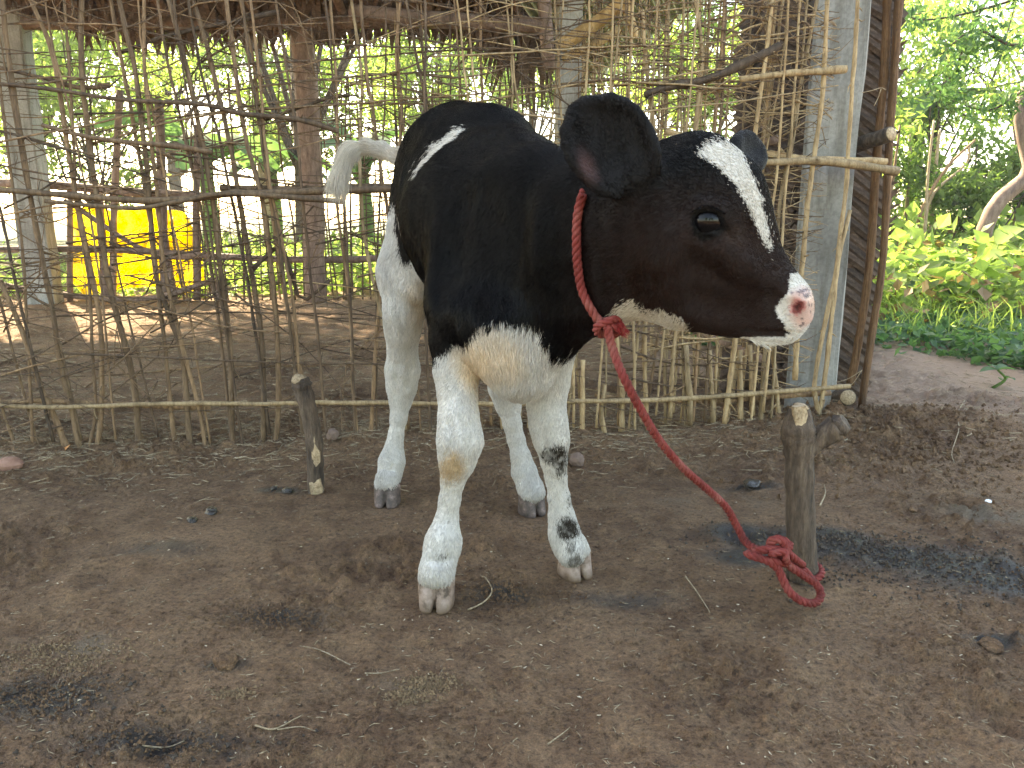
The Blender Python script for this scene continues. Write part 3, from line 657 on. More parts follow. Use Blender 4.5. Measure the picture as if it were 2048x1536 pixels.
M_CANE = wood('dry_cane', [(.085, .051, .027), (.18, .113, .062), (.29, .195, .112)])
M_TAN = wood('tan_cane', [(.19, .125, .062), (.33, .235, .128), (.44, .335, .20)], rnd=.35)
M_TWIG = wood('dark_twig', [(.045, .027, .016), (.10, .063, .037), (.18, .12, .075)])
M_BARK = wood('grey_bark', [(.030, .021, .015), (.085, .058, .040), (.17, .125, .09)], (13, 13, 2.2), bs_=1.0, bd=.014, rnd=.2)
M_LOG = wood('reddish_log', [(.10, .062, .048), (.19, .125, .10), (.28, .20, .16)], (6, 6, 1.5), rnd=.2)
M_YLOG = wood('peeled_log', [(.26, .16, .06), (.46, .31, .14), (.58, .44, .25)], (6, 6, 1.5), rnd=.1)
M_CUT = wood('cut_wood', [(.20, .13, .07), (.36, .27, .17), (.48, .38, .26)], (30, 30, 30), rnd=.1)
M_PALM = wood('dry_palm_leaf', [(.045, .028, .019), (.095, .062, .044), (.17, .12, .088)], (5, 5, 22), rnd=.45)
M_STALK = wood('palm_stalk', [(.085, .040, .018), (.17, .090, .042), (.27, .165, .090)], (26, 26, .8), rnd=.3)
m_conc, nt, bs, _ = newmat('concrete'); tc = texco(nt, (1, 1, .5)); n1 = noise(nt, tc, 5, 8, .6); n2 = noise(nt, texco(nt), 90, 4)
c = ramp(nt, n1, [(.3, (.17, .165, .15)), (.45, (.27, .265, .245)), (.55, (.33, .325, .30)), (.7, (.40, .39, .36))]); n3 = noise(nt, texco(nt, (6, 6, .7)), 4, 6, .7); c = mix(nt, .7, c, ramp(nt, n3, [(.38, (.55, .52, .47)), (.52, (1, 1, 1))]), 'MULTIPLY'); c = mix(nt, .6, c, ramp(nt, n2, [(.35, (.7, .7, .7)), (.6, (1.1, 1.1, 1.1))]), 'MULTIPLY')
nt.links.new(c, bs.inputs['Base Color']); setin(bs, Roughness=.88); bump(nt, n2, .5, .002, bs)
m_conc2 = m_conc
def leafmat(name, c1, c2, trans=.45, rough=.5):
    m, nt, bs, out = newmat(name); tc = texco(nt); n1 = noise(nt, tc, 3.5, 3); at = nd(nt, 'ShaderNodeAttribute', attribute_name='lv')
    c = mix(nt, at.outputs['Fac'], c1, c2)
    c = mix(nt, .6, c, ramp(nt, n1, [(.3, (.6, .62, .55)), (.7, (1.3, 1.25, 1.2))]), 'MULTIPLY')
    nt.links.new(c, bs.inputs['Base Color']); setin(bs, Roughness=rough); bs.inputs['Specular IOR Level'].default_value = .3
    tr = nd(nt, 'ShaderNodeBsdfTranslucent'); c4 = mix(nt, 1.0, c, (1.7, 1.9, 1.0), 'MULTIPLY'); nt.links.new(c4, tr.inputs[0])
    ms = nd(nt, 'ShaderNodeMixShader'); ms.inputs[0].default_value = trans; nt.links.new(bs.outputs[0], ms.inputs[1]); nt.links.new(tr.outputs[0], ms.inputs[2])
    nt.links.new(ms.outputs[0], out.inputs[0]); return m
M_LEAF = leafmat('leaf_green', (.075, .125, .045), (.16, .225, .08), .55)
M_LEAFY = leafmat('leaf_yellow_green', (.13, .19, .07), (.27, .34, .13), .6)
M_LEAFB = leafmat('leaf_blue_green', (.05, .11, .055), (.11, .19, .09), .45)
M_DRYL = leafmat('dry_leaf', (.16, .10, .05), (.30, .20, .11), .25)

# ------------------------------------------------------------------ fences
FN = nrm((-(FB-FA)[1], (FB-FA)[0], 0)); FT = nrm((*(FB-FA), 0))
def cane(mb, pts, r0, r1, n=6, nodes=.085, rg=RNG, wob=.004, seg=None):
    """a jointed cane: thickened nodes, slight crookedness"""
    pts = np.asarray(pts, float); L = np.linalg.norm(np.diff(pts, axis=0), axis=1).sum()
    m = seg or max(6, int(L/.035)); S = spline(pts, m) if len(pts) > 2 else pts[0]+(pts[1]-pts[0])*np.linspace(0, 1, m)[:, None]
    S = S+np.cumsum(rg.normal(0, wob*.35, (m, 3)), axis=0)*np.sin(np.linspace(0, math.pi, m))[:, None]
    r = np.linspace(r0, r1, m)*(1+.035*rg.normal(0, 1, m)); k = rg.integers(2, 5); r[::k] *= 1.16
    mb.tube(S, np.abs(r), n, rough=.08); return S, r
def spurs(mb, S, r, rate, rg, lmax=.05, down=0):
    for i in range(1, len(S)-1):
        if rg.random() > rate: continue
        T = nrm(S[i+1]-S[i-1]); o = rg.normal(0, 1, 3); o -= T*(o@T); o = nrm(o); d = nrm(o+T*rg.uniform(-.2, 1.2)); l = rg.uniform(.012, lmax)
        mb.tube([S[i], S[i]+d*l*.55+rg.normal(0, .002, 3), S[i]+d*l+rg.normal(0, .004, 3)], [abs(r[i])*.55, abs(r[i])*.4, .0004], 3, cap=False)
rgF = np.random.default_rng(21)
fence = empty('stick_fence', ((FA[0]+FB[0])/2, (FA[1]+FB[1])/2, 0))
tag(fence, 'see-through fence of upright sticks and thorny twigs right behind the calf', 'fence')
def fp(u, v, off=0.0): return onplane(u, v, FA, FB, off)
def sticks_px(path, r, off, mat, nm='upright_stick', rate=.3, par=None):
    mb = MB(); pts = [fp(u, v, off) for u, v in path]; rr = r*dep(path[0][0], path[0][1], pts[0][1])/FPX
    S, rad = cane(mb, pts, rr*.8, rr*1.15, 7, rg=rgF, wob=.003); spurs(mb, S, rad, rate, rgF); return mb.build(nm, mat, par or fence)
TR = [[(3, -20), (20, 137), (62, 410), (100, 603), (122, 733), (141, 807), (163, 918)],
      [(62, 0), (106, 113), (137, 308), (167, 469), (200, 640), (203, 760), (200, 844), (190, 915)],
      [(164, -20), (164, 150), (185, 342), (205, 500), (226, 610), (245, 677), (271, 788), (278, 905)],
      [(236, -10), (253, 68), (273, 164), (294, 376), (308, 558), (334, 632), (360, 714), (371, 807), (382, 918)],
      [(288, -20), (290, 147), (311, 376), (330, 540), (352, 640), (398, 812), (412, 912)],
      [(335, -10), (379, 164), (420, 362), (441, 500), (457, 640), (464, 751), (464, 837), (466, 892)],
      [(383, -10), (410, 79), (448, 232), (478, 386), (501, 502), (516, 603), (527, 714), (527, 900)],
      [(451, -10), (465, 96), (489, 273), (520, 390), (540, 520), (553, 677), (553, 844), (547, 908)],
      [(0, 560), (48, 670), (82, 775), (105, 830), (142, 918)],
      [(-10, 60), (10, 300), (38, 500), (50, 700), (60, 830), (66, 918)],
      [(128, -10), (141, 200), (150, 400), (176, 560), (186, 700), (194, 820), (176, 905)],
      [(500, -10), (526, 205), (547, 386), (580, 560), (596, 700), (604, 850)],
      [(660, -10), (672, 200), (668, 400), (690, 600), (700, 760), (716, 880)],
      [(700, -20), (722, 160), (716, 330), (735, 520), (790, 760), (822, 912)],
      [(800, 0), (792, 120), (800, 260), (760, 560), (740, 900)]]
for k, path in enumerate(TR):
    sticks_px(path, rgF.uniform(4.2, 6.2) if k < 9 else rgF.uniform(3, 4.6), rgF.uniform(-.006, .006), M_TAN if k in (13,) else M_CANE, rate=.18)
TRR = [[(1636, -10), (1600, 180), (1560, 400), (1545, 560), (1530, 700), (1520, 860)], [(1716, -10), (1708, 150), (1690, 400), (1672, 560), (1650, 760), (1636, 838)],
       [(1655, -10), (1645, 200), (1618, 420), (1600, 600), (1590, 760)], [(1545, 0), (1530, 130), (1500, 380), (1490, 560), (1470, 700), (1448, 850)],
       [(1700, 420), (1660, 600), (1630, 760), (1640, 835)], [(1285, 20), (1295, 150), (1310, 280), (1300, 500), (1290, 700), (1296, 890)],
       [(1390, -10), (1405, 120), (1392, 260), (1385, 450), (1350, 700), (1340, 840)], [(1230, 650), (1245, 780), (1243, 862)], [(1210, 770), (1205, 830), (1216, 893)], [(1166, 720), (1164, 890)],
       [(1420, 700), (1426, 850)], [(1500, 690), (1505, 830)], [(1480, 700), (1482, 858)], [(1372, 690), (1380, 850)], [(1544, 660), (1560, 860)]]
for k, path in enumerate(TRR):
    sticks_px(path, rgF.uniform(4.2, 6) if k > 6 else rgF.uniform(3.4, 5), rgF.uniform(-.012, .004), M_TAN, rate=.25)
# the rest of the uprights, at uneven spacing along the fence line
def upright(x0, lean, z0, z1, r, off, mat, par, A=FA, T=FT, N=FN, rate=.22):
    """x0: metres along the fence from its start"""
    b = np.array((A[0], A[1], 0))+T*x0+N*off; mb = MB(); h = z1-z0
    pts = [b+np.array((0, 0, z0)), b+T*lean*h*.35+T*rgF.normal(0, .012)+np.array((0, 0, z0+h*.33)), b+T*lean*h*.7+T*rgF.normal(0, .018)+np.array((0, 0, z0+h*.68)), b+T*lean*h+np.array((0, 0, z1))]
    S, rad = cane(mb, pts, r*1.1, r*.65, 6, rg=rgF); spurs(mb, S, rad, rate, rgF, .055); return mb.build('upright_stick', mat, par)
FLEN = np.linalg.norm(FB-FA)
x = -.9
while x < FLEN+.0:
    lean = rgF.normal(-.07, .035) if x < .9 else rgF.normal(-.03, .05) if x < 1.5 else rgF.normal(.015, .045)
    right = x > 1.35
    upright(x, lean, rgF.choice([-.02, .0, .04]) if not right else rgF.choice([-.02, .03, .06]), 1.62, rgF.uniform(.0024, .0042) if rgF.random() < .8 else rgF.uniform(.0042, .0058), rgF.normal(0, .008), (M_TAN if (right and rgF.random() < .75) else M_CANE if rgF.random() < .7 else M_TWIG), fence)
    x += rgF.uniform(.03, .11) if x < 1.0 else rgF.uniform(.014, .046)
# rails and thick branches woven through
RAILS = [([(-60, 800), (0, 812), (120, 816), (300, 812), (460, 812), (640, 808), (820, 806), (1000, 808), (1180, 804), (1400, 796), (1560, 784), (1700, 772)], 5, -.016, M_TAN),
         ([(-60, 795), (0, 805), (80, 800), (200, 806), (330, 812), (420, 818)], 6, .014, M_CANE),
         ([(-60, 380), (0, 380), (150, 392), (300, 401), (395, 397), (470, 385), (640, 382), (790, 378), (900, 372)], 7, -.018, M_CANE),
         ([(90, 402), (200, 412), (290, 416), (360, 402), (450, 386), (560, 392), (690, 404)], 5, -.03, M_CANE),
         ([(440, 376), (600, 378), (760, 372), (860, 378)], 7, .016, M_TWIG),
         ([(1490, 322), (1560, 326), (1640, 322), (1700, 328), (1795, 343)], 8, -.018, M_TAN),
         ([(1330, 262), (1480, 300), (1600, 318), (1700, 322), (1772, 324)], 7, .006, M_TAN),
         ([(1190, 790), (1300, 800), (1420, 800), (1560, 792), (1660, 786)], 5, .014, M_CANE),
         ([(1480, 160), (1560, 148), (1640, 142), (1692, 138)], 7, -.014, M_TAN)]
for path, r, off, mat in RAILS: sticks_px(path, r, off, mat, 'rail', .05)
BR = [([(232, 109), (307, 79), (376, 58), (451, 44), (560, 22)], 4.2), ([(0, 168), (85, 176), (190, 190), (270, 200), (400, 208), (480, 226), (590, 236), (676, 262)], 4.6), ([(84, 250), (160, 270), (250, 284), (340, 291), (425, 305)], 5),
      ([(530, 240), (640, 200), (700, 190)], 3.5), ([(0, 135), (100, 160), (160, 176), (220, 170)], 4.5), ([(660, 560), (600, 600), (560, 500), (500, 545)], 4), ([(1290, 190), (1340, 170), (1430, 150), (1560, 92)], 8)]
for path, r in BR: sticks_px(path, r, rgF.choice([-.012, .012]), M_TWIG, 'branch', .4)
def twig(x0, z0, L, slope, sag, r, off, mat, par, A=FA, T=FT, N=FN, rate=.45, nm='cross_twig', lmax=.05):
    b = np.array((A[0], A[1], z0))+T*x0+N*off; mb = MB(); k = 5
    pts = [b+T*L*f+np.array((0, 0, slope*L*f+sag*math.sin(math.pi*f)))+N*(.010*(-1)**j)+rgF.normal(0, .005, 3) for j, f in enumerate(np.linspace(0, 1, k))]
    S, rad = cane(mb, pts, r, r*.4, 5, rg=rgF, wob=.004); spurs(mb, S, rad, rate, rgF, lmax); return mb.build(nm, mat, par)
for i in range(290):
    x0 = rgF.uniform(-.7, FLEN+.0); x0 = rgF.uniform(1.1, FLEN) if (x0 < 1.0 and rgF.random() < .25) else x0; L = rgF.uniform(.35, 1.6); z0 = rgF.uniform(.10, 1.35)
    if x0 < 1.2 and .12 < z0 < .34 and rgF.random() < .45: continue
    if x0+L > FLEN+.12: L = max(.12, FLEN+.12-x0)
    right = x0+L/2 > 1.45
    twig(x0, z0, L, rgF.normal(.03, .16), rgF.normal(0, .03), rgF.uniform(.0013, .0034), rgF.normal(0, .006), (M_TAN if right and rgF.random() < .6 else M_TWIG if rgF.random() < .65 else M_CANE), fence)

def thorn_branch(x0, z0, L, ang, par, A, T, N, mat):
    b = np.array((A[0], A[1], z0))+T*x0; d = T*math.cos(ang)+np.array((0, 0, math.sin(ang))); mb = MB(); bend = rgF.normal(0, .05)
    pts = [b+d*L*f+np.array((0, 0, bend*math.sin(math.pi*f)))+N*(.012*(-1)**j)+rgF.normal(0, .006, 3) for j, f in enumerate(np.linspace(0, 1, 5))]
    S, rad = cane(mb, pts, rgF.uniform(.0018, .003), .0008, 4, rg=rgF, wob=.006); spurs(mb, S, rad, .75, rgF, .045)
    for q in range(rgF.integers(1, 4)):
        i = rgF.integers(2, len(S)-2); a2 = ang+rgF.choice([-1, 1])*rgF.uniform(.4, 1.0); d2 = T*math.cos(a2)+np.array((0, 0, math.sin(a2)))+N*rgF.normal(0, .1); l2 = L*rgF.uniform(.15, .4)
        S2, r2_ = cane(mb, [S[i], S[i]+d2*l2*.5+rgF.normal(0, .01, 3), S[i]+d2*l2], .0016, .0006, 4, rg=rgF); spurs(mb, S2, r2_, .6, rgF, .03)
    return mb.build('thorn_branch', mat, par)
for i in range(130):
    x0 = rgF.uniform(-.6, FLEN-.1); L = min(rgF.uniform(.25, .8), FLEN+.12-x0); a = rgF.normal(0, .45)+(math.pi if rgF.random() < .3 and x0 > .6 else 0)
    z0 = rgF.uniform(.3, 1.3) if rgF.random() < .8 else rgF.uniform(.1, .4)
    thorn_branch(x0, z0, L, a, fence, FA, FT, FN, (M_TAN if x0 > 1.3 and rgF.random() < .55 else M_TWIG if rgF.random() < .5 else M_CANE))
# side fence, running from the concrete corner post back into the yard
SA = np.array((.80, 2.35)); SB = np.array((.42, 5.2)); ST = nrm((*(SB-SA), 0)); SN = nrm((-(SB-SA)[1], (SB-SA)[0], 0)); SL = np.linalg.norm(SB-SA)
side = empty('stick_fence', ((SA[0]+SB[0])/2, (SA[1]+SB[1])/2, 0))
tag(side, 'dense side fence of tan canes running back from the concrete post behind the calf head', 'fence')
x = .12
while x < SL:
    upright(x, rgF.normal(0, .06), -.02, 1.85, rgF.uniform(.003, .0065), rgF.normal(0, .012), M_TAN if rgF.random() < .7 else M_CANE, side, SA, ST, SN, .16); x += rgF.uniform(.03, .11)
for i in range(72):
    x0 = rgF.uniform(0, SL-.3); twig(x0, rgF.uniform(.08, 1.8), rgF.uniform(.4, 1.3), rgF.normal(0, .22), rgF.normal(0, .05), rgF.uniform(.002, .0045), rgF.normal(0, .02), M_TAN if rgF.random() < .6 else M_CANE, side, SA, ST, SN, .35, lmax=.09)
for z in (.2, .85): twig(.05, z, SL, 0, 0, .014, .0, M_LOG, side, SA, ST, SN, 0, nm='rail')
# rear fence
RA = np.array((-4.6, 6.0)); RB = np.array((.45, 6.25)); RT = nrm((*(RB-RA), 0)); RN = nrm((-(RB-RA)[1], (RB-RA)[0], 0))
rear = empty('stick_fence', (-1.8, 6.1, 0)); tag(rear, 'far twig fence with low log rails closing the back of the yard', 'fence')
x = 2.0
while x < 4.9:
    upright(x, rgF.normal(-.02, .05), 0, 1.7, rgF.uniform(.004, .009), rgF.normal(0, .02), M_TWIG if rgF.random() < .6 else M_CANE, rear, RA, RT, RN, .25); x += rgF.uniform(.03, .09)
for i in range(75):
    x0 = rgF.uniform(1.9, 4.3); twig(x0, rgF.uniform(.05, 1.6), rgF.uniform(.4, 1.2), rgF.normal(0, .14), rgF.normal(0, .05), rgF.uniform(.003, .006), rgF.normal(0, .02), M_TWIG, rear, RA, RT, RN, .5, lmax=.12)
def logp(path, r, Ys, mat, nm, par=None, n=10, rough=.05, build=True):
    pts = [P(u, v, y) for (u, v), y in zip(path, Ys)]; rr = px(r, path[0][0], path[0][1], Ys[0]); mb = MB()
    S = spline(pts, 14) if len(pts) > 2 else np.array(pts[0])+(np.array(pts[1])-pts[0])*np.linspace(0, 1, 8)[:, None]
    mb.tube(S, rr*(1+rgF.normal(0, .03, len(S))), n, rough=rough); return mb.build(nm, mat, par)
for path, r in (([(-80, 500), (200, 498), (420, 512), (620, 520), (820, 515)], 7), ([(-60, 560), (150, 592), (300, 596), (430, 560)], 6), ([(0, 365), (130, 372), (260, 384), (400, 392)], 9), ([(130, 400), (300, 505), (420, 512)], 5)):
    logp(path, r, [6.05]*len(path), M_LOG, 'rail', rear)
for path, r in (([(140, 380), (140, 605)], 6), ([(198, 390), (212, 600)], 8), ([(240, 180), (228, 420), (226, 600)], 7), ([(318, 200), (325, 420), (330, 606)], 9), ([(396, 250), (392, 430), (394, 600)], 7), ([(312, 380), (348, 600)], 8), ([(425, 560), (440, 610)], 8)):
    logp(path, r, [6.1]*len(path), M_LOG, 'post', rear)

# ------------------------------------------------------------------ shed: posts, beams, thatch
shed = empty('thatched_shed', (-1.4, 4.0, 0)); tag(shed, 'open shed roofed with dry palm thatch on log posts behind the stick fence', 'shed')
def beam(a, b, r, mat, nm, n=10, k=12, taper=1.0):
    a, b = np.asarray(a, float), np.asarray(b, float); mb = MB(); S = a+(b-a)*np.linspace(0, 1, k)[:, None]+np.cumsum(rgF.normal(0, r*.06, (k, 3)), 0)
    mb.tube(S, np.linspace(r, r*taper, k)*(1+rgF.normal(0, .03, k)), n, rough=.05); return mb.build(nm, mat, shed)
b = G(633, 604); tp_ = P(606, 30, b[1]); tp_[2] = 2.1; t_ = P(606, 30, b[1]); beam((b[0], b[1], -.05), t_+(t_-b)*.05, .082, M_LOG, 'post')
def roofz(y): return 2.02+(6.0-y)*.36 if y > 3.6 else 2.884-(3.6-y)*.42
XL, XR = -4.6, .52
mb = MB(); mb2 = MB()
for y0, y1 in ((6.0, 3.6), (3.6, 1.95)):
    n = 26; m = 10; t = np.linspace(0, 1, m)
    xs = np.linspace(XL, XR, n); V = []
    for f in (0, 1):
        for tt in t:
            y = y0+(y1-y0)*tt
            for xx in xs: V.append((xx, y, roofz(y)+.05+f*.14+rgF.normal(0, .012)))
    V = np.array(V); F = []
    for f in (0, 1):
        for i in range(m-1):
            for j in range(n-1):
                q = f*n*m+i*n+j; F.append((q, q+1, q+1+n, q+n))
    N1 = n*m; 
    for j in range(n-1): F += [(j, j+1, N1+j+1, N1+j), ((m-1)*n+j, (m-1)*n+j+1, N1+(m-1)*n+j+1, N1+(m-1)*n+j)]
    for i in range(m-1): F += [(i*n, (i+1)*n, N1+(i+1)*n, N1+i*n), (i*n+n-1, (i+1)*n+n-1, N1+(i+1)*n+n-1, N1+i*n+n-1)]
    mb.add(V, np.array(F))
mb.build('thatch', M_PALM, shed, smooth=False)
# leaflets hanging under the roof and along its rear eave
def strip(mb, a, d, L, w, curl, nrmv):
    d = nrm(d); s = nrm(np.cross(d, nrmv)); up = np.cross(s, d); V = []
    for f, ww in ((0, .55), (.35, 1), (.7, .75), (1, .05)):
        c = a+d*L*f+up*curl*f*f*L; V += [c-s*w*ww*.5, c+s*w*ww*.5]
    mb.add(V, [(0, 1, 3, 2), (2, 3, 5, 4), (4, 5, 7, 6)])
mb = MB()
for i in range(3400):
    yy = rgF.uniform(3.4, 6.0) if i < 1500 else (rgF.uniform(2.0, 3.4) if i < 2000 else rgF.uniform(5.8, 6.06)); xx = rgF.uniform(XL, XR)
    if yy > 5.7:
        ue = 1024+xx/5.9*1510; hang = .10+.05*noise2(np.array([xx*2.]), np.array([.3]))[0]
        if 900 < ue < 1180: hang += .30*math.exp(-((ue-1060)/80)**2)
        if ue < 215: hang = .02
        a = np.array((xx, yy, roofz(yy)+.08)); strip(mb, a, (rgF.normal(0, .35), rgF.normal(.1, .15), -1), hang*rgF.uniform(.5, 2.1)+.09, rgF.uniform(.015, .04), rgF.normal(0, .15), (0, 1, 0))
    else:
        a = np.array((xx, yy, roofz(yy)+.04)); strip(mb, a, (rgF.normal(0, .5), -.9, .28-rgF.uniform(.0, .25)), rgF.uniform(.2, .6), rgF.uniform(.02, .045), rgF.normal(0, .08), (0, 0, 1))
tag(mb.build('thatch_leaf', M_PALM, shed, smooth=False), kind='stuff')
for xx in np.arange(XL+.3, XR, .62): beam((xx, 6.0, roofz(6.0)+.0), (xx+rgF.normal(0, .05), 3.6, roofz(3.6)-.0), .032, M_LOG, 'rafter')
for xx in np.arange(XL+.3, XR, .8): beam((xx, 3.6, roofz(3.6)), (xx+rgF.normal(0, .05), 2.0, roofz(2.0)), .03, M_LOG, 'rafter')
beam((XL, 5.9, roofz(5.9)-.06), (XR, 5.9, roofz(5.9)-.05), .05, M_LOG, 'beam'); beam((XL, 3.62, roofz(3.6)-.08), (XR, 3.62, roofz(3.6)-.07), .06, M_LOG, 'beam'); beam((XL, 2.3, roofz(2.3)-.07), (XR, 2.3, roofz(2.3)-.07), .045, M_LOG, 'beam')
for yy in (4.2, 4.8, 5.4): beam((XL, yy, roofz(yy)-.045), (XR, yy, roofz(yy)-.045), .02, M_TAN, 'batten', 7)
logp([(700, 24), (860, 38), (1000, 48), (1100, 52)], 15, [4.6, 4.6, 4.55, 4.5], M_LOG, 'beam', shed)
logp([(1088, -10), (1092, 60), (1100, 140)], 14, [4.5]*3, M_LOG, 'post', shed)
logp([(1122, 92), (1200, 40), (1262, -8)], 13, [4.4, 4.3, 4.2], M_YLOG, 'rafter', shed)
logp([(1125, 118), (1180, 92), (1240, 60)], 9, [4.5]*3, M_YLOG, 'rafter', shed)
logp([(1250, 10), (1264, 50), (1270, 76)], 9, [4.25]*3, M_YLOG, 'rafter', shed)

def concrete_post(cx, cy, w, h, rot, label, chip=.006):
    bm = bmesh.new(); bmesh.ops.create_cube(bm, size=1.0)
    bmesh.ops.scale(bm, vec=(w, w, h), verts=bm.verts); bmesh.ops.bevel(bm, geom=bm.edges[:], offset=.010, segments=2, affect='EDGES')
    ed = [e for e in bm.edges if abs(e.verts[0].co.z-e.verts[1].co.z) > .5]
    bmesh.ops.subdivide_edges(bm, edges=ed, cuts=30)
    for v in bm.verts: v.co.z += h/2-.1; q = noise3(np.array([[v.co.x*2+cx, v.co.y*2, v.co.z*1.7]]), 4)[0]; v.co.x += q*chip; v.co.y += q*chip*.6
    bmesh.ops.rotate(bm, verts=bm.verts, cent=(0, 0, 0), matrix=Matrix.Rotation(rot, 3, 'Z'))
    me = bpy.data.meshes.new('concrete_post'); bm.to_mesh(me); bm.free()
    me.polygons.foreach_set('use_smooth', [False]*len(me.polygons))
    o = link('concrete_post', me, m_conc); o.location = (cx, cy, 0); return tag(o, label, 'post')
cp = P(1650, 500, 2.45)
concrete_post(cp[0], 2.47, .150, 3.0, math.radians(-24), 'square grey concrete corner post beside the woven palm screen')
cp2 = P(1136, 300, 5.2); concrete_post(cp2[0], 5.3, .15, 2.3, math.radians(8), 'thin grey concrete post seen far back above the calf neck')
b = G(72, 606); cp3 = P(72, 300, b[1]); concrete_post((cp3[0]+b[0])/2-.0, b[1], .20, 2.3, math.radians(10), 'grey concrete post at the far left back corner of the yard')

# corrugated roof of the next shed
A_, B_, C_ = P(1192, 158, 6.6), P(1425, -8, 5.6), P(1070, -30, 5.2)
ns, ntt = 420, 6; s_ = np.linspace(-.15, 1.25, ns); t_ = np.linspace(0, 1.3, ntt); E1_ = B_-A_; E2_ = C_-A_; nn = nrm(np.cross(E1_, E2_)); nn = nn if nn[2] > 0 else -nn
V = np.array([A_+E1_*s+E2_*t+nn*.030*math.sin(s*2*math.pi*17) for s in s_ for t in t_]); ii = (np.arange(ns-1)[:, None]*ntt+np.arange(ntt-1)[None]).ravel()
m_tin, nt, bs, _ = newmat('corrugated_tin'); bs.inputs['Base Color'].default_value = (.42, .44, .43, 1); setin(bs, Metallic=.0, Roughness=.28); bs.inputs['Specular IOR Level'].default_value = .9
n1 = noise(nt, texco(nt), 4, 5); nt.links.new(ramp(nt, n1, [(.35, (.26, .27, .25)), (.6, (.36, .37, .35))]), bs.inputs['Base Color'])
tin = link('corrugated_roof', mesh_np('corrugated_roof', np.vstack([V, V+nn*-.002]), [np.vstack([np.stack([ii, ii+1, ii+1+ntt, ii+ntt], 1), ns*ntt+np.stack([ii+ntt, ii+1+ntt, ii+1, ii], 1)])]), m_tin)
tag(tin, 'grey corrugated metal roof sheet above the calf ear, beyond the shed', 'roof')

# woven palm screen right of and behind the post
scr = empty('woven_screen', (1.1, 2.65, 0)); tag(scr, 'dark woven coconut palm leaf screen behind the concrete post', 'screen')
W0, W1 = P(1478, 400, 2.78), P(1748, 400, 2.66)
wA, wB = np.array((W0[0], W0[1], 0)), np.array((W1[0], W1[1], 0)); wT = nrm(wB-wA); wN = nrm((wT[1], -wT[0], 0)); wL = np.linalg.norm(wB-wA)
sm = MB(); 
for f, ww in ((0, 1),): sm.add(np.array([(-.5, -.5, 0), (.5, -.5, 0), (.5, -.1, .06), (-.5, -.1, .06), (-.5, .5, -.02), (.5, .5, -.02)])*np.array((.17, .036, .10)), [(0, 1, 2, 3), (3, 2, 5, 4)])
strip_me = sm.mesh('leaf_strip', False); strip_me.materials.append(M_PALM)
ncol = 3; cw = wL/ncol; cnt_ = 0
for c in range(ncol+0):
    z = .02
    while z < 1.75:
        for sgn in (-1, 1):
            o = bpy.data.objects.new('leaf_strip', strip_me); COL.objects.link(o); o.parent = scr; o.matrix_parent_inverse = Matrix.Translation(-Vector(scr.location))
            ctr = wA+wT*(cw*(c+.5+sgn*.25))+wN*(.004*sgn+.003*(cnt_ % 3))+np.array((0, 0, z+rgF.normal(0, .004)))
            a = math.radians(38)*sgn*-1+rgF.normal(0, .05); ex = wT*math.cos(a)+np.array((0, 0, 1))*math.sin(a); ey = np.cross(wN, ex); sc_ = rgF.uniform(.9, 1.15)
            o.matrix_basis = Matrix(((ex[0]*sc_, ey[0], wN[0], ctr[0]), (ex[1]*sc_, ey[1], wN[1], ctr[1]), (ex[2]*sc_, ey[2], wN[2], ctr[2]), (0, 0, 0, 1))); cnt_ += 1
        z += .038
mb = MB(); mb.box((wA+wB)/2-wN*.02+np.array((0, 0, .87)), np.array((wL/2+.02, .006, .88)), np.array([wT, wN, (0, 0, 1)]).T); mb.build('backing_mat', M_PALM, scr, smooth=False)
for path, r, Y in (([(1800, -40), (1790, 120), (1776, 330), (1766, 520), (1742, 680), (1722, 818)], 11, 2.52), ([(1776, -40), (1768, 150), (1752, 330), (1740, 520), (1716, 690), (1700, 770)], 12, 2.56), ([(1812, -40), (1796, 60), (1784, 200)], 6, 2.54)):
    pts = [P(u, v, Y) for u, v in path]; mb = MB(); mb.tube(spline(pts, 30), px(r, 1770, 300, Y)*(1+rgF.normal(0, .04, 30)), 8, squash=.6, rough=.06)
    mb.build('stalk', M_STALK, scr)
# frayed leaflets poking out past the stalks
for i in range(26):
    v = rgF.uniform(0, 520); mb = MB(); a = P(1780-v*.04, v, 2.6); strip(mb, a, (rgF.uniform(.3, 1), rgF.normal(0, .2), rgF.uniform(-.9, 1.1)), rgF.uniform(.03, .07), .014, .2, (0, -1, 0)); mb.build('frayed_leaflet', M_PALM, scr, smooth=False)
def cutlog(a, b, r, label, cat='log', n=18):
    a, b = np.asarray(a), np.asarray(b); o = empty('cut_log', a); tag(o, label, cat); mb = MB(); S = a+(b-a)*np.linspace(0, 1, 8)[:, None]; mb.tube(S, r*(1+rgF.normal(0, .02, 8)), n, cap=True); mb.build('trunk', M_BARK, o)
    d = nrm(b-a); mb = MB(); mb.tube([b, b+d*.003], [r*.9, r*.86], n); mb.build('cut_end', M_CUT, o); return o
cutlog(P(1668, 305, 2.62), P(1782, 268, 2.42), px(15, 1750, 280, 2.45), 'short pole with pale cut end sticking out past the woven screen')
cutlog(P(1650, 792, 2.52), P(1696, 795, 2.30), px(17, 1690, 795, 2.3), 'short log with round cut end at the foot of the woven screen')
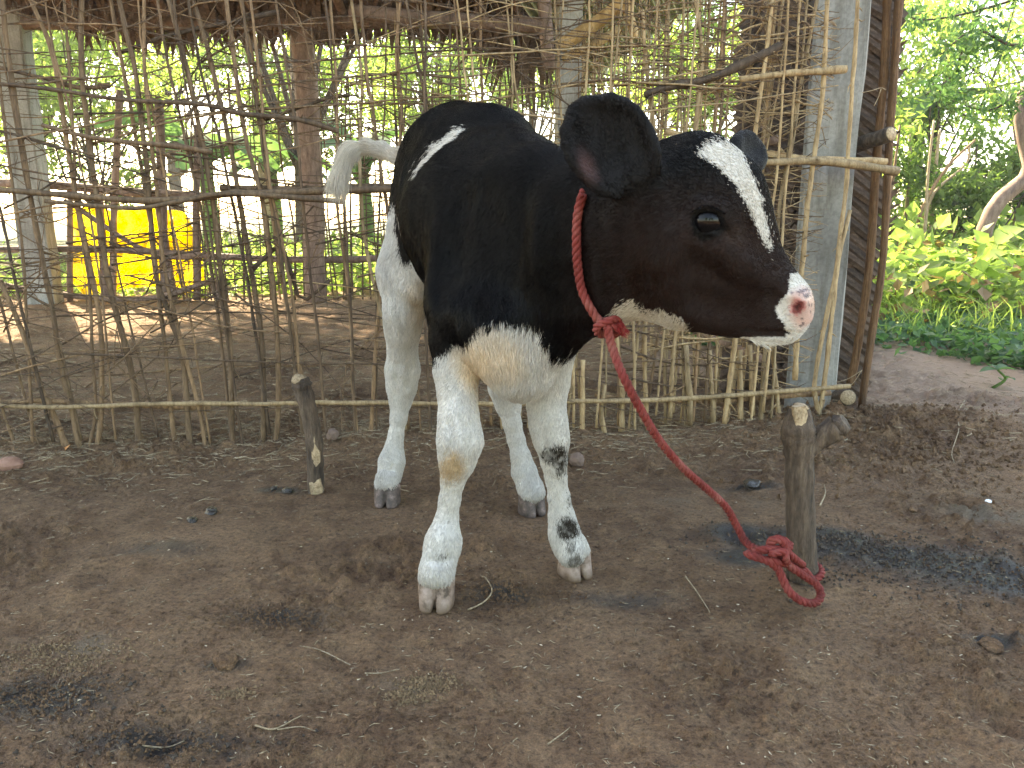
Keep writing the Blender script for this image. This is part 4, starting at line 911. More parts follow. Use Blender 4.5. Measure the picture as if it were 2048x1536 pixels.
# thin binding wires at the post
for j, path in enumerate(([(1700, 190), (1740, 182), (1762, 176), (1772, 180)], [(1762, 178), (1756, 196), (1748, 212)], [(1640, 770), (1690, 760), (1722, 742)], [(1650, 800), (1700, 772), (1724, 740)])):
    mb = MB(); mb.tube(spline([P(u, v, 2.40) for u, v in path], 12), .0013, 4); tag(mb.build('wire', M_CUT), ['pale wire tied from the fence across the concrete post', 'frayed wire end hanging beside the upper part of the screen', 'upper pale wire at the bottom corner of the fence', 'lower pale wire at the bottom corner of the fence'][j], 'wire')
# yellow sheet on the rear fence
nu_, nv_ = 90, 50; U, Vv = np.meshgrid(np.linspace(0, 1, nu_), np.linspace(0, 1, nv_), indexing='ij')
top = np.interp(U[:, 0], [0, .2, .35, .6, .8, .88, 1], [418, 412, 422, 416, 420, 424, 482]); bot = np.interp(U[:, 0], [0, .1, .2, .45, .7, .85, 1], [560, 590, 588, 575, 572, 590, 570])
pts = np.array([P(132+270*U[i, j]+8*Vv[i, j], top[i]+(bot[i]-top[i])*Vv[i, j], 6.22+.04*math.sin(U[i, j]*17+Vv[i, j]*4)+.05*math.sin(U[i, j]*37+5*Vv[i, j])+.07*fbm2(np.array([U[i, j]*9.]), np.array([Vv[i, j]*6.]), 4)[0]) for i in range(nu_) for j in range(nv_)])
ii = (np.arange(nu_-1)[:, None]*nv_+np.arange(nv_-1)[None]).ravel()
m_yel, nt, bs, out = newmat('yellow_plastic'); n1 = noise(nt, texco(nt, (1, 1, .4)), 7, 4); c = ramp(nt, n1, [(.3, (.74, .50, .01)), (.7, (.90, .70, .05))]); nt.links.new(c, bs.inputs['Base Color']); setin(bs, Roughness=.35)
tr = nd(nt, 'ShaderNodeBsdfTranslucent'); nt.links.new(c, tr.inputs[0]); ms = nd(nt, 'ShaderNodeMixShader'); ms.inputs[0].default_value = .55; nt.links.new(bs.outputs[0], ms.inputs[1]); nt.links.new(tr.outputs[0], ms.inputs[2]); nt.links.new(ms.outputs[0], out.inputs[0])
bump(nt, noise(nt, texco(nt, (1, 1, .3)), 14, 5), .6, .02, bs)
tag(link('plastic_sheet', mesh_np('plastic_sheet', pts, np.stack([ii, ii+1, ii+1+nv_, ii+nv_], 1)), m_yel), 'crumpled bright yellow plastic sheet hung on the far fence', 'sheet')
# ------------------------------------------------------------------ stakes
def stake(name_label, path, radii, Y, mat, extra=None, cutpts=None):
    root = empty('wooden_stake', P(path[0][0], path[0][1], Y)*np.array((1, 1, 0))); tag(root, name_label, 'stake')
    pts = [P(u, v, Y+dy) for (u, v, dy) in [(p[0], p[1], p[2] if len(p) > 2 else 0) for p in path]]; rr = [px(r, path[0][0], path[0][1], Y) for r in radii]
    S = spline(pts, 44); R = np.interp(np.linspace(0, 1, 44), np.linspace(0, 1, len(rr)), rr)
    mb = MB(); mb.tube(S, R*(1+.03*np.sin(np.arange(44)*1.3)+rgF.normal(0, .02, 44)), 20, rough=.045); mb.build('trunk', mat, root); return root, S, R
YS = STK[1]
s1, S, R = stake('thick forked wooden stake with the red rope tied round its foot', [(1609, 1190, 0), (1604, 1120, 0), (1600, 1000, 0), (1598, 900, 0), (1596, 858, 0), (1600, 812, .005)], [29, 29, 27, 28, 33, 17], YS, M_BARK)
mb = MB(); mb.tube(spline([P(1600, 905, YS), P(1626, 886, YS), P(1652, 868, YS-.003), P(1674, 856, YS-.006)], 14), np.interp(np.linspace(0, 1, 14), [0, .4, 1], [px(26, 1600, 900, YS), px(21, 1600, 900, YS), px(27, 1600, 900, YS)]), 16, rough=.05); mb.build('fork', M_BARK, s1)
def chip(path, Y, mat, par, off, nm='split_wood'):
    """a ragged slab of bare wood following a bark-side outline, 3 mm thick"""
    pts = [P(u, v, Y-off) for u, v in path]; n = len(pts); back = [p+np.array((0, .012, 0)) for p in pts]; c1 = np.mean(pts, axis=0)+np.array((0, -.003, 0)); V = pts+back+[c1]
    F = [(i, (i+1) % n, 2*n) for i in range(n)]; mb = MB(); mb.add(V, F); mb.v[0] = np.array(V); mb.q.append(np.array([(i, n+i, n+(i+1) % n, (i+1) % n) for i in range(n)])); return mb.build(nm, mat, par, smooth=False)
rS = px(1, 1600, 900, YS)
chip([(1588, 815), (1612, 812), (1616, 830), (1611, 850), (1607, 866), (1606, 880), (1601, 872), (1594, 862), (1590, 842)], YS, M_CUT, s1, rS*24)
mb = MB(); e = P(1680, 851, YS-.010); ax = nrm(P(1700, 842, YS-.02)-P(1660, 862, YS)); mb.tube([e, e+ax*.010], [px(26, 1600, 900, YS), px(16, 1600, 900, YS)], 9, rough=.18); mb.build('cut_end', M_BARK, s1)
mb = MB(); mb.tube([P(1600, 816, YS), P(1600, 808, YS)], [rS*17, rS*11], 10, rough=.25); mb.build('cut_end', M_CUT, s1)
Y2 = G(633, 985)[1]
s2, S, R = stake('crooked bark covered stake with a split top standing left of the calf', [(633, 1000, 0), (631, 940, 0), (628, 880, 0), (617, 820, 0), (604, 772, 0), (601, 756, 0)], [17, 16, 17, 16, 19, 15], Y2, M_BARK)
mb = MB(); r2 = px(1, 620, 850, Y2); a = P(592, 770, Y2-.006); mb.tube([P(603, 764, Y2), P(590, 756, Y2-.012)], [r2*15, r2*10], 12, rough=.1); mb.build('cut_end', M_CUT, s2)
chip([(628, 872), (632, 892), (639, 905), (640, 925), (632, 934), (624, 922), (623, 905), (626, 890)], Y2, M_CUT, s2, r2*16.5, 'bare_knot')
chip([(618, 966), (640, 958), (645, 985), (632, 994), (622, 990)], Y2, M_CUT, s2, r2*16, 'bare_knot')

# ------------------------------------------------------------------ red rope: three laid strands
m_rope, nt, bs, _ = newmat('red_rope'); tc = texco(nt); n1 = noise(nt, tc, 900, 2); c = ramp(nt, noise(nt, tc, 25, 5), [(.3, (.10, .018, .015)), (.5, (.185, .030, .026)), (.72, (.25, .085, .07))])
nt.links.new(c, bs.inputs['Base Color']); setin(bs, Roughness=.75); bs.inputs['Specular IOR Level'].default_value = .2; bump(nt, n1, .8, .0008, bs)
ROPE = empty('rope', P(1220, 655, 1.08)); tag(ROPE, 'red twisted rope from the calf neck to the forked stake', 'rope')
def rope(pts, r, nm, pitch=.030, par=ROPE, fine=True):
    pts = np.asarray(pts, float); L = np.linalg.norm(np.diff(pts, axis=0), axis=1).sum(); n = max(12, int(L/.0022)); S = spline(pts, n)
    d = np.concatenate([[0], np.cumsum(np.linalg.norm(np.diff(S, axis=0), axis=1))])
    T = np.gradient(S, axis=0); T /= np.linalg.norm(T, axis=1, keepdims=True); N = np.cross(T[0], (0, .3, 1)); N = nrm(N); mb = MB(); Ns = []
    for k in range(n): N = N-T[k]*(N@T[k]); N = nrm(N); Ns.append(N)
    Ns = np.array(Ns); Bs = np.cross(T, Ns)
    for s in range(3):
        a = d/pitch*2*math.pi+s*2*math.pi/3
        C = S+Ns*(np.cos(a)*r*.50)[:, None]+Bs*(np.sin(a)*r*.50)[:, None]; mb.tube(C, r*.56, 7)
    return mb.build(nm, m_rope, par)
RR_ = .0062
def onbody(u, v, lift=.006):
    d = ray(u, v); d = nrm(d); h = BODY_BVH.ray_cast(Vector(CAMP), Vector(d)); 
    if h[0] is None: return P(u, v, 1.1)
    return np.array(h[0])+np.array(h[1])*lift
# loop round the neck
front = [onbody(u, v, .007) for u, v in ((1172, 392), (1163, 430), (1160, 480), (1162, 530), (1170, 575), (1188, 615), (1208, 640))]
a0, a1 = front[0], front[-1]; cen = np.array((.13, 1.20, (a0[2]+a1[2])/2)); cen[0] = (a0[0]+a1[0])/2
pn = nrm(np.cross(front[3]-front[0], front[-1]-front[0])); 
v0 = a0-cen; v1 = a1-cen; back = []
far = nrm(np.cross(pn, nrm(v0-v1))); far = far if far[1] > 0 else -far
for t in np.linspace(0, 1, 13)[1:-1]:
    ang = math.pi*t; dirv = nrm(nrm(v1)*math.cos(ang)*1.0+far*math.sin(ang)) if True else None
    if t > .92: dirv = nrm(v0)
    h = BODY_BVH.ray_cast(Vector(cen), Vector(dirv), .16); back.append(np.array(h[0])+dirv*.006 if h[0] is not None else cen+dirv*.11)
rope(front+back+[a0+np.array((0, .006, .002))], RR_, 'neck_loop')
kc = P(1216, 652, a1[1]-.004)
kn = [kc+np.array(o)*.0105 for o in ((-1.6, 0, 1.2), (0, -1, .2), (1.5, 0, -.4), (1.0, 1.2, -1.3), (-1.0, .8, -1.2), (-1.5, -.6, 0), (0, -1.3, .9), (1.3, 0, .8), (.9, 1.1, -.2))]
rope(kn, RR_*.95, 'knot')
rope([kc+np.array((.008, 0, 0)), P(1240, 650, kc[1]-.006), P(1246, 664, kc[1]-.004)], RR_*.85, 'knot')
LEAD = [(1214, 652, kc[1]-.012), (1226, 700, 1.055), (1250, 760, 1.04), (1282, 820, 1.05), (1318, 880, 1.08), (1365, 935, 1.12), (1410, 975, 1.16), (1450, 1012, 1.19), (1475, 1055, 1.205), (1490, 1082, 1.20), (1512, 1098, 1.17), (1540, 1102, 1.155)]
rope([P(*q) for q in LEAD], RR_, 'lead')
ry = YS-.055
K = [(1495, 1108, 1.155), (1525, 1100, 1.135), (1560, 1098, 1.14), (1580, 1092, 1.155), (1560, 1078, 1.165), (1540, 1085, 1.165), (1552, 1112, 1.15), (1578, 1130, 1.15), (1605, 1150, 1.155), (1632, 1168, 1.158), (1642, 1190, 1.15), (1630, 1206, 1.135), (1605, 1203, 1.125), (1580, 1185, 1.125), (1566, 1160, 1.13), (1556, 1138, 1.135), (1535, 1122, 1.13), (1505, 1112, 1.13), (1494, 1106, 1.15)]
rope([P(*q) for q in K], RR_*1.05, 'stake_knot')
K2 = [P(1540, 1108, 1.125), P(1568, 1104, 1.13), P(1572, 1120, 1.135), P(1588, 1140, YS-.045), P(1610, 1142, YS-.036)]
ang = np.linspace(-math.pi/2+.2, math.pi*1.5-.5, 12); cS = P(1606, 1138, YS); rs = rS*29+.006
K2 += [cS+np.array((math.cos(t)*rs, math.sin(t)*rs, .004*t)) for t in ang]; K2 += [P(1560, 1126, 1.14), P(1535, 1118, 1.13)]
rope(K2, RR_, 'stake_loop')
rope([P(1536, 1092, 1.15), P(1550, 1080, 1.14), P(1566, 1084, 1.14), P(1572, 1100, 1.142), P(1590, 1118, 1.15), P(1606, 1130, YS-.045)], RR_, 'stake_knot')

fz = [P(*q) for q in LEAD]; f1 = tuft(fz, 2600, .006, 31, np.array((.26, .06, .05)), .019, rad=.00018, tip=(0, 0, -.1)); f2 = tuft([P(*q) for q in K], 2600, .006, 32, np.array((.26, .06, .05)), .019, rad=.00018, tip=(0, 0, .1)); f3 = tuft(front, 700, .005, 33, np.array((.26, .06, .05)), .018, rad=.00018, tip=(0, -.2, 0)); f4 = tuft([kc+np.array((.012, 0, 0)), P(1236, 652, kc[1]-.006), P(1246, 662, kc[1]-.004)], 500, .016, 34, np.array((.26, .03, .03)), .010, rad=.0003, tip=(.3, 0, -.5))
curves_obj('loose_fibres', [f1, f2, f3, f4], m_fur, ROPE)
# ------------------------------------------------------------------ small things on the ground
rgS = np.random.default_rng(77)
def rock(c, r, mat, label, nm, cat, sq=.6, sub=3, rough=.35, seed=0):
    bm = bmesh.new(); bmesh.ops.create_icosphere(bm, subdivisions=sub, radius=1.0)
    vs = np.array([v.co[:] for v in bm.verts]); n_ = noise3(vs+seed*3.7, 1.3)*rough+noise3(vs+seed, 4)*rough*.35
    for v, k in zip(bm.verts, n_): v.co = Vector(v.co)*(1+k); v.co.z *= sq
    bmesh.ops.scale(bm, vec=(r, r*.8, r), verts=bm.verts); me = bpy.data.meshes.new(nm); bm.to_mesh(me); bm.free(); me.polygons.foreach_set('use_smooth', [False]*len(me.polygons))
    o = link(nm, me, mat); o.location = (c[0], c[1], gz(c[0], c[1])+r*sq*.4); o.rotation_euler[2] = rgS.uniform(0, 6); return tag(o, label, cat)
m_stone, nt, bs, _ = newmat('brown_stone'); n1 = noise(nt, texco(nt), 30, 5); nt.links.new(ramp(nt, n1, [(.3, (.10, .065, .05)), (.7, (.22, .15, .115))]), bs.inputs['Base Color']); setin(bs, Roughness=.9); bump(nt, n1, .6, .004, bs)
m_dung, nt, bs, _ = newmat('dark_dung'); n1 = noise(nt, texco(nt), 120, 4); nt.links.new(ramp(nt, n1, [(.3, (.008, .007, .006)), (.7, (.035, .028, .022))]), bs.inputs['Base Color']); setin(bs, Roughness=.32); bump(nt, n1, .9, .004, bs)
m_brick, nt, bs, _ = newmat('old_brick'); n1 = noise(nt, texco(nt), 30, 5); nt.links.new(ramp(nt, n1, [(.3, (.19, .09, .06)), (.7, (.33, .19, .14))]), bs.inputs['Base Color']); setin(bs, Roughness=.9)
rock(G(1154, 925), .026, m_stone, 'angular brown stone lying just behind the calf front hoof line', 'stone', 'stone', .9, 2)
rock(G(22, 945), .030, m_brick, 'broken reddish brick lump at the fence foot far left', 'brick_lump', 'brick', .7, 2, .2, 2)
rock(G(665, 900), .020, m_stone, 'small brown stone beside the left stake', 'stone', 'stone', .8, 2, .35, 3)
for k, (u, v, r, lb) in enumerate(((422, 1030, .016, 'small black dung lump left of the rear hoof'), (385, 1053, .013, 'flat dark dung smear below the left dung lump'), (575, 988, .014, 'black dung bits just left of the crooked stake foot'), (548, 982, .011, 'tiny black dung crumb furthest from the crooked stake'), (1505, 966, .022, 'dark flat dung piece left of the forked stake'), (452, 1336, .022, 'dark clod of soil in the lower left ground'), (1826, 1022, .014, 'dark round soil clod right of the forked stake'), (1985, 1290, .016, 'dark clod near the lower right edge'))):
    rock(G(u, v), r, m_dung if k < 5 or k == 8 else m_soil, lb, 'dung' if k < 5 else 'soil_clod', 'dung' if k < 5 else 'clod', .45, 3, .5, k+5)
m_plas, nt, bs, _ = newmat('white_plastic'); bs.inputs['Base Color'].default_value = (.7, .72, .75, 1)
rock(G(1974, 1018), .009, m_plas, 'scrap of white plastic on the ground at the right', 'plastic_scrap', 'scrap', .5, 2)
M_STRAW = wood('straw', [(.14, .10, .06), (.26, .20, .125), (.44, .37, .27)], (30, 30, 30), rnd=.3)
TW = [([(512, 1455), (548, 1472), (590, 1450), (606, 1440)], 2.2, 'pale curled peel of bark in the lower left foreground'), ([(556, 1475), (600, 1462), (632, 1468)], 1.5, 'thin pale stalk lying beside the curled bark peel'),
      ([(936, 1222), (968, 1206), (984, 1190), (972, 1172), (964, 1166)], 2.0, 'hooked pale rootlet right of the front hoof'), ([(1370, 1160), (1395, 1190), (1420, 1225)], 1.6, 'thin straight stalk between the calf and the rope loop'),
      ([(1930, 805), (1912, 850), (1915, 880), (1903, 910), (1908, 930)], 1.2, 'long thin wiry stem curving on the pale ground at right'), ([(730, 1350), (762, 1342), (800, 1335)], 1.5, 'straight straw on the soil below the front hoof'),
      ([(1095, 1488), (1125, 1465), (1140, 1450)], 1.6, 'brown straw near the bottom edge of the ground'), ([(1640, 1010), (1650, 990), (1648, 975)], 1.8, 'short upright looking straw just right of the forked stake'),
      ([(270, 1510), (330, 1490), (370, 1482)], 2.4, 'dark twig lying at the bottom left'), ([(1860, 700), (1960, 705), (2040, 745)], 2.4, 'long bleached stick at the edge of the green ground cover'), ([(700, 1320), (640, 1300), (600, 1300)], 1.2, 'faint bent straw left of centre foreground')]
for path, r, lb in TW:
    pts = [];
    for u, v in path: q = G(u, v); q[2] = gz(q[0], q[1])+.003+.003*rgS.random(); pts.append(q)
    mb = MB(); mb.tube(spline(pts, 16), px(r, *path[0], pts[0][1])*np.linspace(1.1, .5, 16), 5); tag(mb.build('dry_stalk', M_STRAW), lb, 'stalk')
# orange leaf at the fence foot
mb = MB(); q = G(122, 918); strip(mb, q+np.array((-.02, 0, .012)), (1, .3, .25), .05, .028, .3, (0, -.3, 1)); m_or, nt, bs, _ = newmat('orange_leaf'); bs.inputs['Base Color'].default_value = (.45, .17, .04, 1); tag(mb.build('fallen_leaf', m_or, smooth=False), 'curled orange dead leaf at the fence foot on the left', 'leaf')
# straw litter and crumbs: nobody could count them
def litter(name, n, sampler, maker, mat, cat='litter'):
    mb = MB(); 
    for i in range(n): maker(mb, *sampler())
    tag(mb.build(name, mat, smooth=False), kind='stuff')
def bits(n, X, Y, Lr, r, lift=.002):
    """n short straight bits lying on the ground, triangular section"""
    Z = gheight(X, Y)+lift; a = rgS.uniform(0, math.pi, n); L = rgS.uniform(*Lr, n); D = np.stack([np.cos(a)*L, np.sin(a)*L, rgS.normal(0, .12, n)*L], 1)
    C = np.stack([X, Y, Z], 1); S = np.stack([-np.sin(a), np.cos(a), 0*a], 1); w = rgS.uniform(*r, n)[:, None]; up = np.array((0, 0, 1.0)); bend = S*(rgS.normal(0, .12, n)*L)[:, None]
    V = []; 
    for P_, sc_ in ((C-D*.5, .8), (C+bend, 1.0), (C+D*.5, .5)):
        V += [P_+S*w*sc_, P_-S*w*sc_, P_+up*w*1.3*sc_]
    V = np.stack(V, 1).reshape(-1, 3); k = np.arange(n)[:, None]*9; F = []
    for o in (0, 3):
        for i in range(3): F.append(k+np.array([o+i, o+(i+1) % 3, o+3+(i+1) % 3, o+3+i]))
    return V, np.concatenate(F)
n = 5200; t = rgS.uniform(-.25, 1.12, n); d = rgS.normal(0, .16, n)+rgS.choice([0, .12], n); X = FA[0]+(FB-FA)[0]*t+FN[0]*d; Y = FA[1]+(FB-FA)[1]*t+FN[1]*d
V1, F1 = bits(n, X, Y, (.008, .055), (.0005, .0013))
n = 4500; Yr = np.exp(rgS.uniform(math.log(.5), math.log(3.2), n)); Xr = rgS.uniform(-.85, .85, n)*(Yr*.9+.1)*1.1; V2, F2 = bits(n, Xr, Yr, (.003, .014), (.0003, .0007), .001)
n = 800; Yr = np.exp(rgS.uniform(math.log(.5), math.log(3.0), n)); Xr = rgS.uniform(-.8, .8, n)*Yr*1.1; V5, F5 = bits(n, Xr, Yr, (.002, .006), (.0006, .0013), .001)
n = 5200; Yr = rgS.uniform(2.2, 6.2, n); Xr = rgS.uniform(-4, 1.0, n)*(Yr/6+.1); V3, F3 = bits(n, Xr, Yr, (.01, .08), (.0007, .002), .003)
n = 1500; Yr = rgS.uniform(2.0, 4.2, n); Xr = rgS.uniform(.8, 3.2, n); V4, F4 = bits(n, Xr, Yr, (.01, .06), (.0006, .0018), .002)
mb = MB(); [mb.add(a, b) for a, b in ((V1, F1), (V2, F2), (V3, F3), (V4, F4))]; tag(mb.build('straw_litter', M_STRAW, smooth=False), 'short straw bits strewn over the soil', None, kind='stuff')
M_CHAFF = wood('pale_chaff', [(.25, .19, .12), (.38, .31, .22), (.50, .44, .35)], (30, 30, 30), rnd=.1); mb = MB(); mb.add(V5, F5); tag(mb.build('chaff', M_CHAFF, smooth=False), 'tiny pale chaff flecks on the soil', None, kind='stuff')
def crumbs(n, X, Y, rr):
    r = rgS.uniform(*rr, n)*rgS.uniform(.4, 1, n); Z = gheight(X, Y); o = np.array([(1, 0, 0), (-.5, .87, 0), (-.5, -.87, 0), (.1, .1, 1), (0, 0, -.7)]); V = o[None]*r[:, None, None]*rgS.uniform(.6, 1.2, (n, 5, 1))
    a = rgS.uniform(0, 6.28, n); c, s = np.cos(a)[:, None], np.sin(a)[:, None]; V = np.stack([V[..., 0]*c-V[..., 1]*s, V[..., 0]*s+V[..., 1]*c, V[..., 2]], -1)+np.stack([X, Y, Z+r*.25], 1)[:, None]
    F = np.array([(0, 1, 3), (1, 2, 3), (2, 0, 3), (1, 0, 4), (2, 1, 4), (0, 2, 4)]); return V.reshape(-1, 3), (np.arange(n)[:, None, None]*5+F[None]).reshape(-1, 3)
def clustered(n, nc, y0, y1, spread):
    cy = np.exp(rgS.uniform(math.log(y0), math.log(y1), nc)); cx = rgS.uniform(-.8, .8, nc)*cy; i = rgS.integers(0, nc, n); return cx[i]+rgS.normal(0, spread, n)*cy[i], cy[i]+rgS.normal(0, spread, n)*cy[i]
mb = MB()
X, Y = clustered(26000, 420, .5, 2.6, .045); m_ = (Y > .45); mb.add(*crumbs(m_.sum(), X[m_], Y[m_], (.0010, .0042)))
n = 7000; t = rgS.uniform(-.25, 1.15, n); d = rgS.normal(0, .12, n); mb.add(*crumbs(n, FA[0]+(FB-FA)[0]*t+FN[0]*d, FA[1]+(FB-FA)[1]*t+FN[1]*d, (.0015, .006)))
n = 2600; mb.add(*crumbs(n, rgS.normal(1.08, .22, n), rgS.normal(2.15, .20, n), (.003, .013)))
for (u, v, s_, k) in ((560, 1240, .07, 900), (1030, 1190, .06, 700), (300, 1490, .1, 900), (60, 1400, .08, 700)):
    q = G(u, v); mb.add(*crumbs(k, rgS.normal(q[0], s_, k), rgS.normal(q[1], s_*.45, k), (.0015, .0055)))
tag(mb.build('soil_crumbs', m_soil, smooth=False), 'loose crumbs of brown soil', None, kind='stuff')
mb = MB()
for (u, v, s_, k) in ((1800, 1115, .13, 600), (1950, 1155, .16, 700), (1560, 1075, .10, 350), (1680, 1085, .10, 300), (70, 1390, .08, 160), (320, 1495, .08, 160)):
    q = G(u, v); mb.add(*crumbs(k, rgS.normal(q[0], s_, k), rgS.normal(q[1], s_*.38, k), (.0012, .0065)))
m_wsoil, nt, bs, _ = newmat('damp_soil'); n1 = noise(nt, texco(nt), 120, 4); nt.links.new(ramp(nt, n1, [(.3, (.022, .016, .012)), (.7, (.085, .060, .042))]), bs.inputs['Base Color']); setin(bs, Roughness=.62); bs.inputs['Specular IOR Level'].default_value = .3; bump(nt, n1, .8, .003, bs)
tag(mb.build('wet_crumbs', m_wsoil, smooth=False), 'dark damp crumbs of dung and mud', None, kind='stuff')
m_ych, nt, bs, _ = newmat('yellow_soil'); n1 = noise(nt, texco(nt), 90, 4); nt.links.new(ramp(nt, n1, [(.3, (.11, .066, .032)), (.7, (.22, .145, .078))]), bs.inputs['Base Color']); setin(bs, Roughness=.95); mb = MB()
for (u, v, s_, k) in ((860, 1362, .022, 700), (812, 1388, .016, 350), (466, 1395, .014, 260), (150, 1320, .05, 500), (60, 1300, .04, 350), (1660, 930, .04, 350)):
    q = G(u, v); mb.add(*crumbs(k, rgS.normal(q[0], s_, k), rgS.normal(q[1], s_*.5, k), (.0012, .0045)))
tag(mb.build('yellow_crumbs', m_ych, smooth=False), 'yellowish crumbs of dry soil', None, kind='stuff')
# ------------------------------------------------------------------ trees and plants
rgT = np.random.default_rng(99)
def leaves_mesh(name, C, size, rg, droop=.2, fold=.25, aspect=.42, nrmup=.5):
    """one leaf per centre: two folded quads with a point, random pose"""
    n = len(C); s = size*rg.uniform(.55, 1.25, n)[:, None]; D = rg.normal(0, 1, (n, 3)); D[:, 2] -= droop; D /= np.linalg.norm(D, axis=1, keepdims=True)
    U = rg.normal(0, 1, (n, 3)); U[:, 2] += nrmup*2; W = np.cross(D, U); W /= np.linalg.norm(W, axis=1, keepdims=True)+1e-9; U = np.cross(W, D)
    a = C; m = C+D*s*.5-U*s*.06; t = C+D*s; l = C+D*s*.45+W*s*aspect*.5+U*s*fold*.3; r = C+D*s*.45-W*s*aspect*.5+U*s*fold*.3
    V = np.stack([a, l, t, r, m], 1).reshape(-1, 3); k = np.arange(n)[:, None]*5
    F = np.concatenate([k+np.array(f) for f in ((0, 4, 1), (4, 2, 1), (0, 3, 4), (3, 2, 4))]); me = mesh_np(name, V, F, False); vfloat(me, 'lv', np.repeat(rg.random(n), 5)); return me
def clumped(n, centers, rad, rg):
    i = rg.integers(0, len(centers), n); o = rg.normal(0, 1, (n, 3)); o /= np.linalg.norm(o, axis=1, keepdims=True); return centers[i]+o*(rad*rg.random(n)[:, None]**.5)*np.array((1, 1, .75))
def tree(loc, h, cr, ncl, nl, ls, mat, label, trunk_r=.12, lean=(0, 0), bark=None, group=None, zc=.62, seed=0, cl=.45, nm='tree'):
    rg = np.random.default_rng(seed+500); z0 = gz(loc[0], loc[1]) if abs(loc[1]) < 60 else .25
    root = empty(nm, (loc[0], loc[1], z0)); tag(root, label, 'tree' if nm == 'tree' else 'bush', group); base = np.array((loc[0], loc[1], z0-.1)); mb = MB()
    top = base+np.array((lean[0], lean[1], h*.72)); S = spline([base, base+(top-base)*.4+rg.normal(0, .06*h/4, 3)*np.array((1, 1, 0)), top], 14); mb.tube(S, np.linspace(trunk_r, trunk_r*.35, 14), 8, rough=.06)
    cen = []
    for k in range(ncl):
        o = rg.normal(0, 1, 3); o /= np.linalg.norm(o); c = base+np.array((lean[0], lean[1], h*zc))+o*np.array(cr)*rg.uniform(.35, 1); cen.append(c)
        if k < 26: i = rg.integers(4, 13); mid = (S[i]+c)/2+rg.normal(0, .12, 3); mb.tube(spline([S[i], mid, c], 7), np.linspace(trunk_r*.38*(1-i/20), .008, 7), 5, cap=False)
    mb.build('trunk', bark or M_BARK, root); X = clumped(nl, np.array(cen), cl, rg); X = X[X[:, 2] > z0+.05]
    link('crown', leaves_mesh('crown', X, ls, rg), mat, root); return root
# right side, from the ground cover up to the trees
T = [((3.6, 9.5), 4.2, (1.3, 1.0, 1.5), 26, 3800, .11, M_LEAFY, 'tall loose green tree standing just right of the woven screen', .06),
     ((5.6, 10.5), 3.4, (1.5, 1.0, 1.3), 28, 4500, .10, M_LEAFY, 'light bushy tree in the middle of the right thicket', .06),
     ((7.2, 9.0), 3.2, (1.4, 1.0, 1.2), 28, 4500, .10, M_LEAFY, 'light green bushy tree at the right edge', .07),
     ((4.4, 13.5), 6.5, (2.2, 1.5, 2.4), 20, 1900, .13, M_LEAFY, 'high sparse tree rising behind the right thicket', .12),
     ((9.0, 14.0), 6.0, (2.6, 1.5, 2.0), 22, 2400, .14, M_LEAFY, 'pale yellow green tree far behind at the right', .12)]
for k, (loc, h, cr, nc, nl, ls, m, lb, tr_) in enumerate(T): tree(loc, h, cr, nc, nl, ls, m, lb, tr_, seed=k, cl=.42)
for k, (loc, h, cr, nl, m, lb) in enumerate((((3.1, 7.6), 1.7, (.7, .5, .6), 4200, M_LEAFY, 'yellow green bush close behind the woven screen edge'), ((4.3, 7.4), 1.5, (.8, .5, .5), 4200, M_LEAF, 'mid green bush above the leafy ground cover'), ((5.6, 7.2), 1.8, (.9, .5, .6), 4500, M_LEAFY, 'bright yellowish bush at the right edge'))):
    tree(loc, h, cr, 22, nl, .085, m, lb, .02, seed=k+20, cl=.26, nm='bush', zc=.5)
# overhanging branch with leaves, top right, near
ob = empty('overhanging_branch', P(2060, -40, 4.5)); tag(ob, 'thin leafy branch hanging into the top right corner against the sky', 'branch')
cen = []
for path in ([(2150, -120), (2060, -20), (1960, 20), (1850, 40), (1790, 20)], [(2120, 60), (2030, 90), (1950, 60), (1880, 110)], [(2150, 200), (2060, 180), (1980, 220), (1900, 200)], [(1960, 20), (1930, 90), (1905, 150), (1850, 190)]):
    pts = [P(u, v, 4.5+.2*rgT.normal()) for u, v in path]; mb = MB(); S = spline(pts, 24); mb.tube(S, np.linspace(.012, .003, 24), 5); mb.build('twig', M_BARK, ob); cen += list(S[4:])
X = clumped(1100, np.array(cen), .11, rgT); link('leaves', leaves_mesh('leaves', X, .055, rgT, .5), M_LEAFB, ob)
# curved bare trunk at the right edge
ct = empty('curved_trunk_tree', (3.35, 6.0, 0)); tag(ct, 'crooked bare brown tree trunk bending at the right edge', 'tree')
logp([(1962, 500), (1975, 440), (2000, 400), (2035, 370), (2062, 340), (2050, 270), (2044, 215), (2070, 150), (2100, 60), (2110, -100)], 15, [6.2]*10, M_LOG, 'trunk', ct)
logp([(2062, 350), (2080, 330), (2120, 300)], 9, [6.2]*3, M_LOG, 'limb', ct)
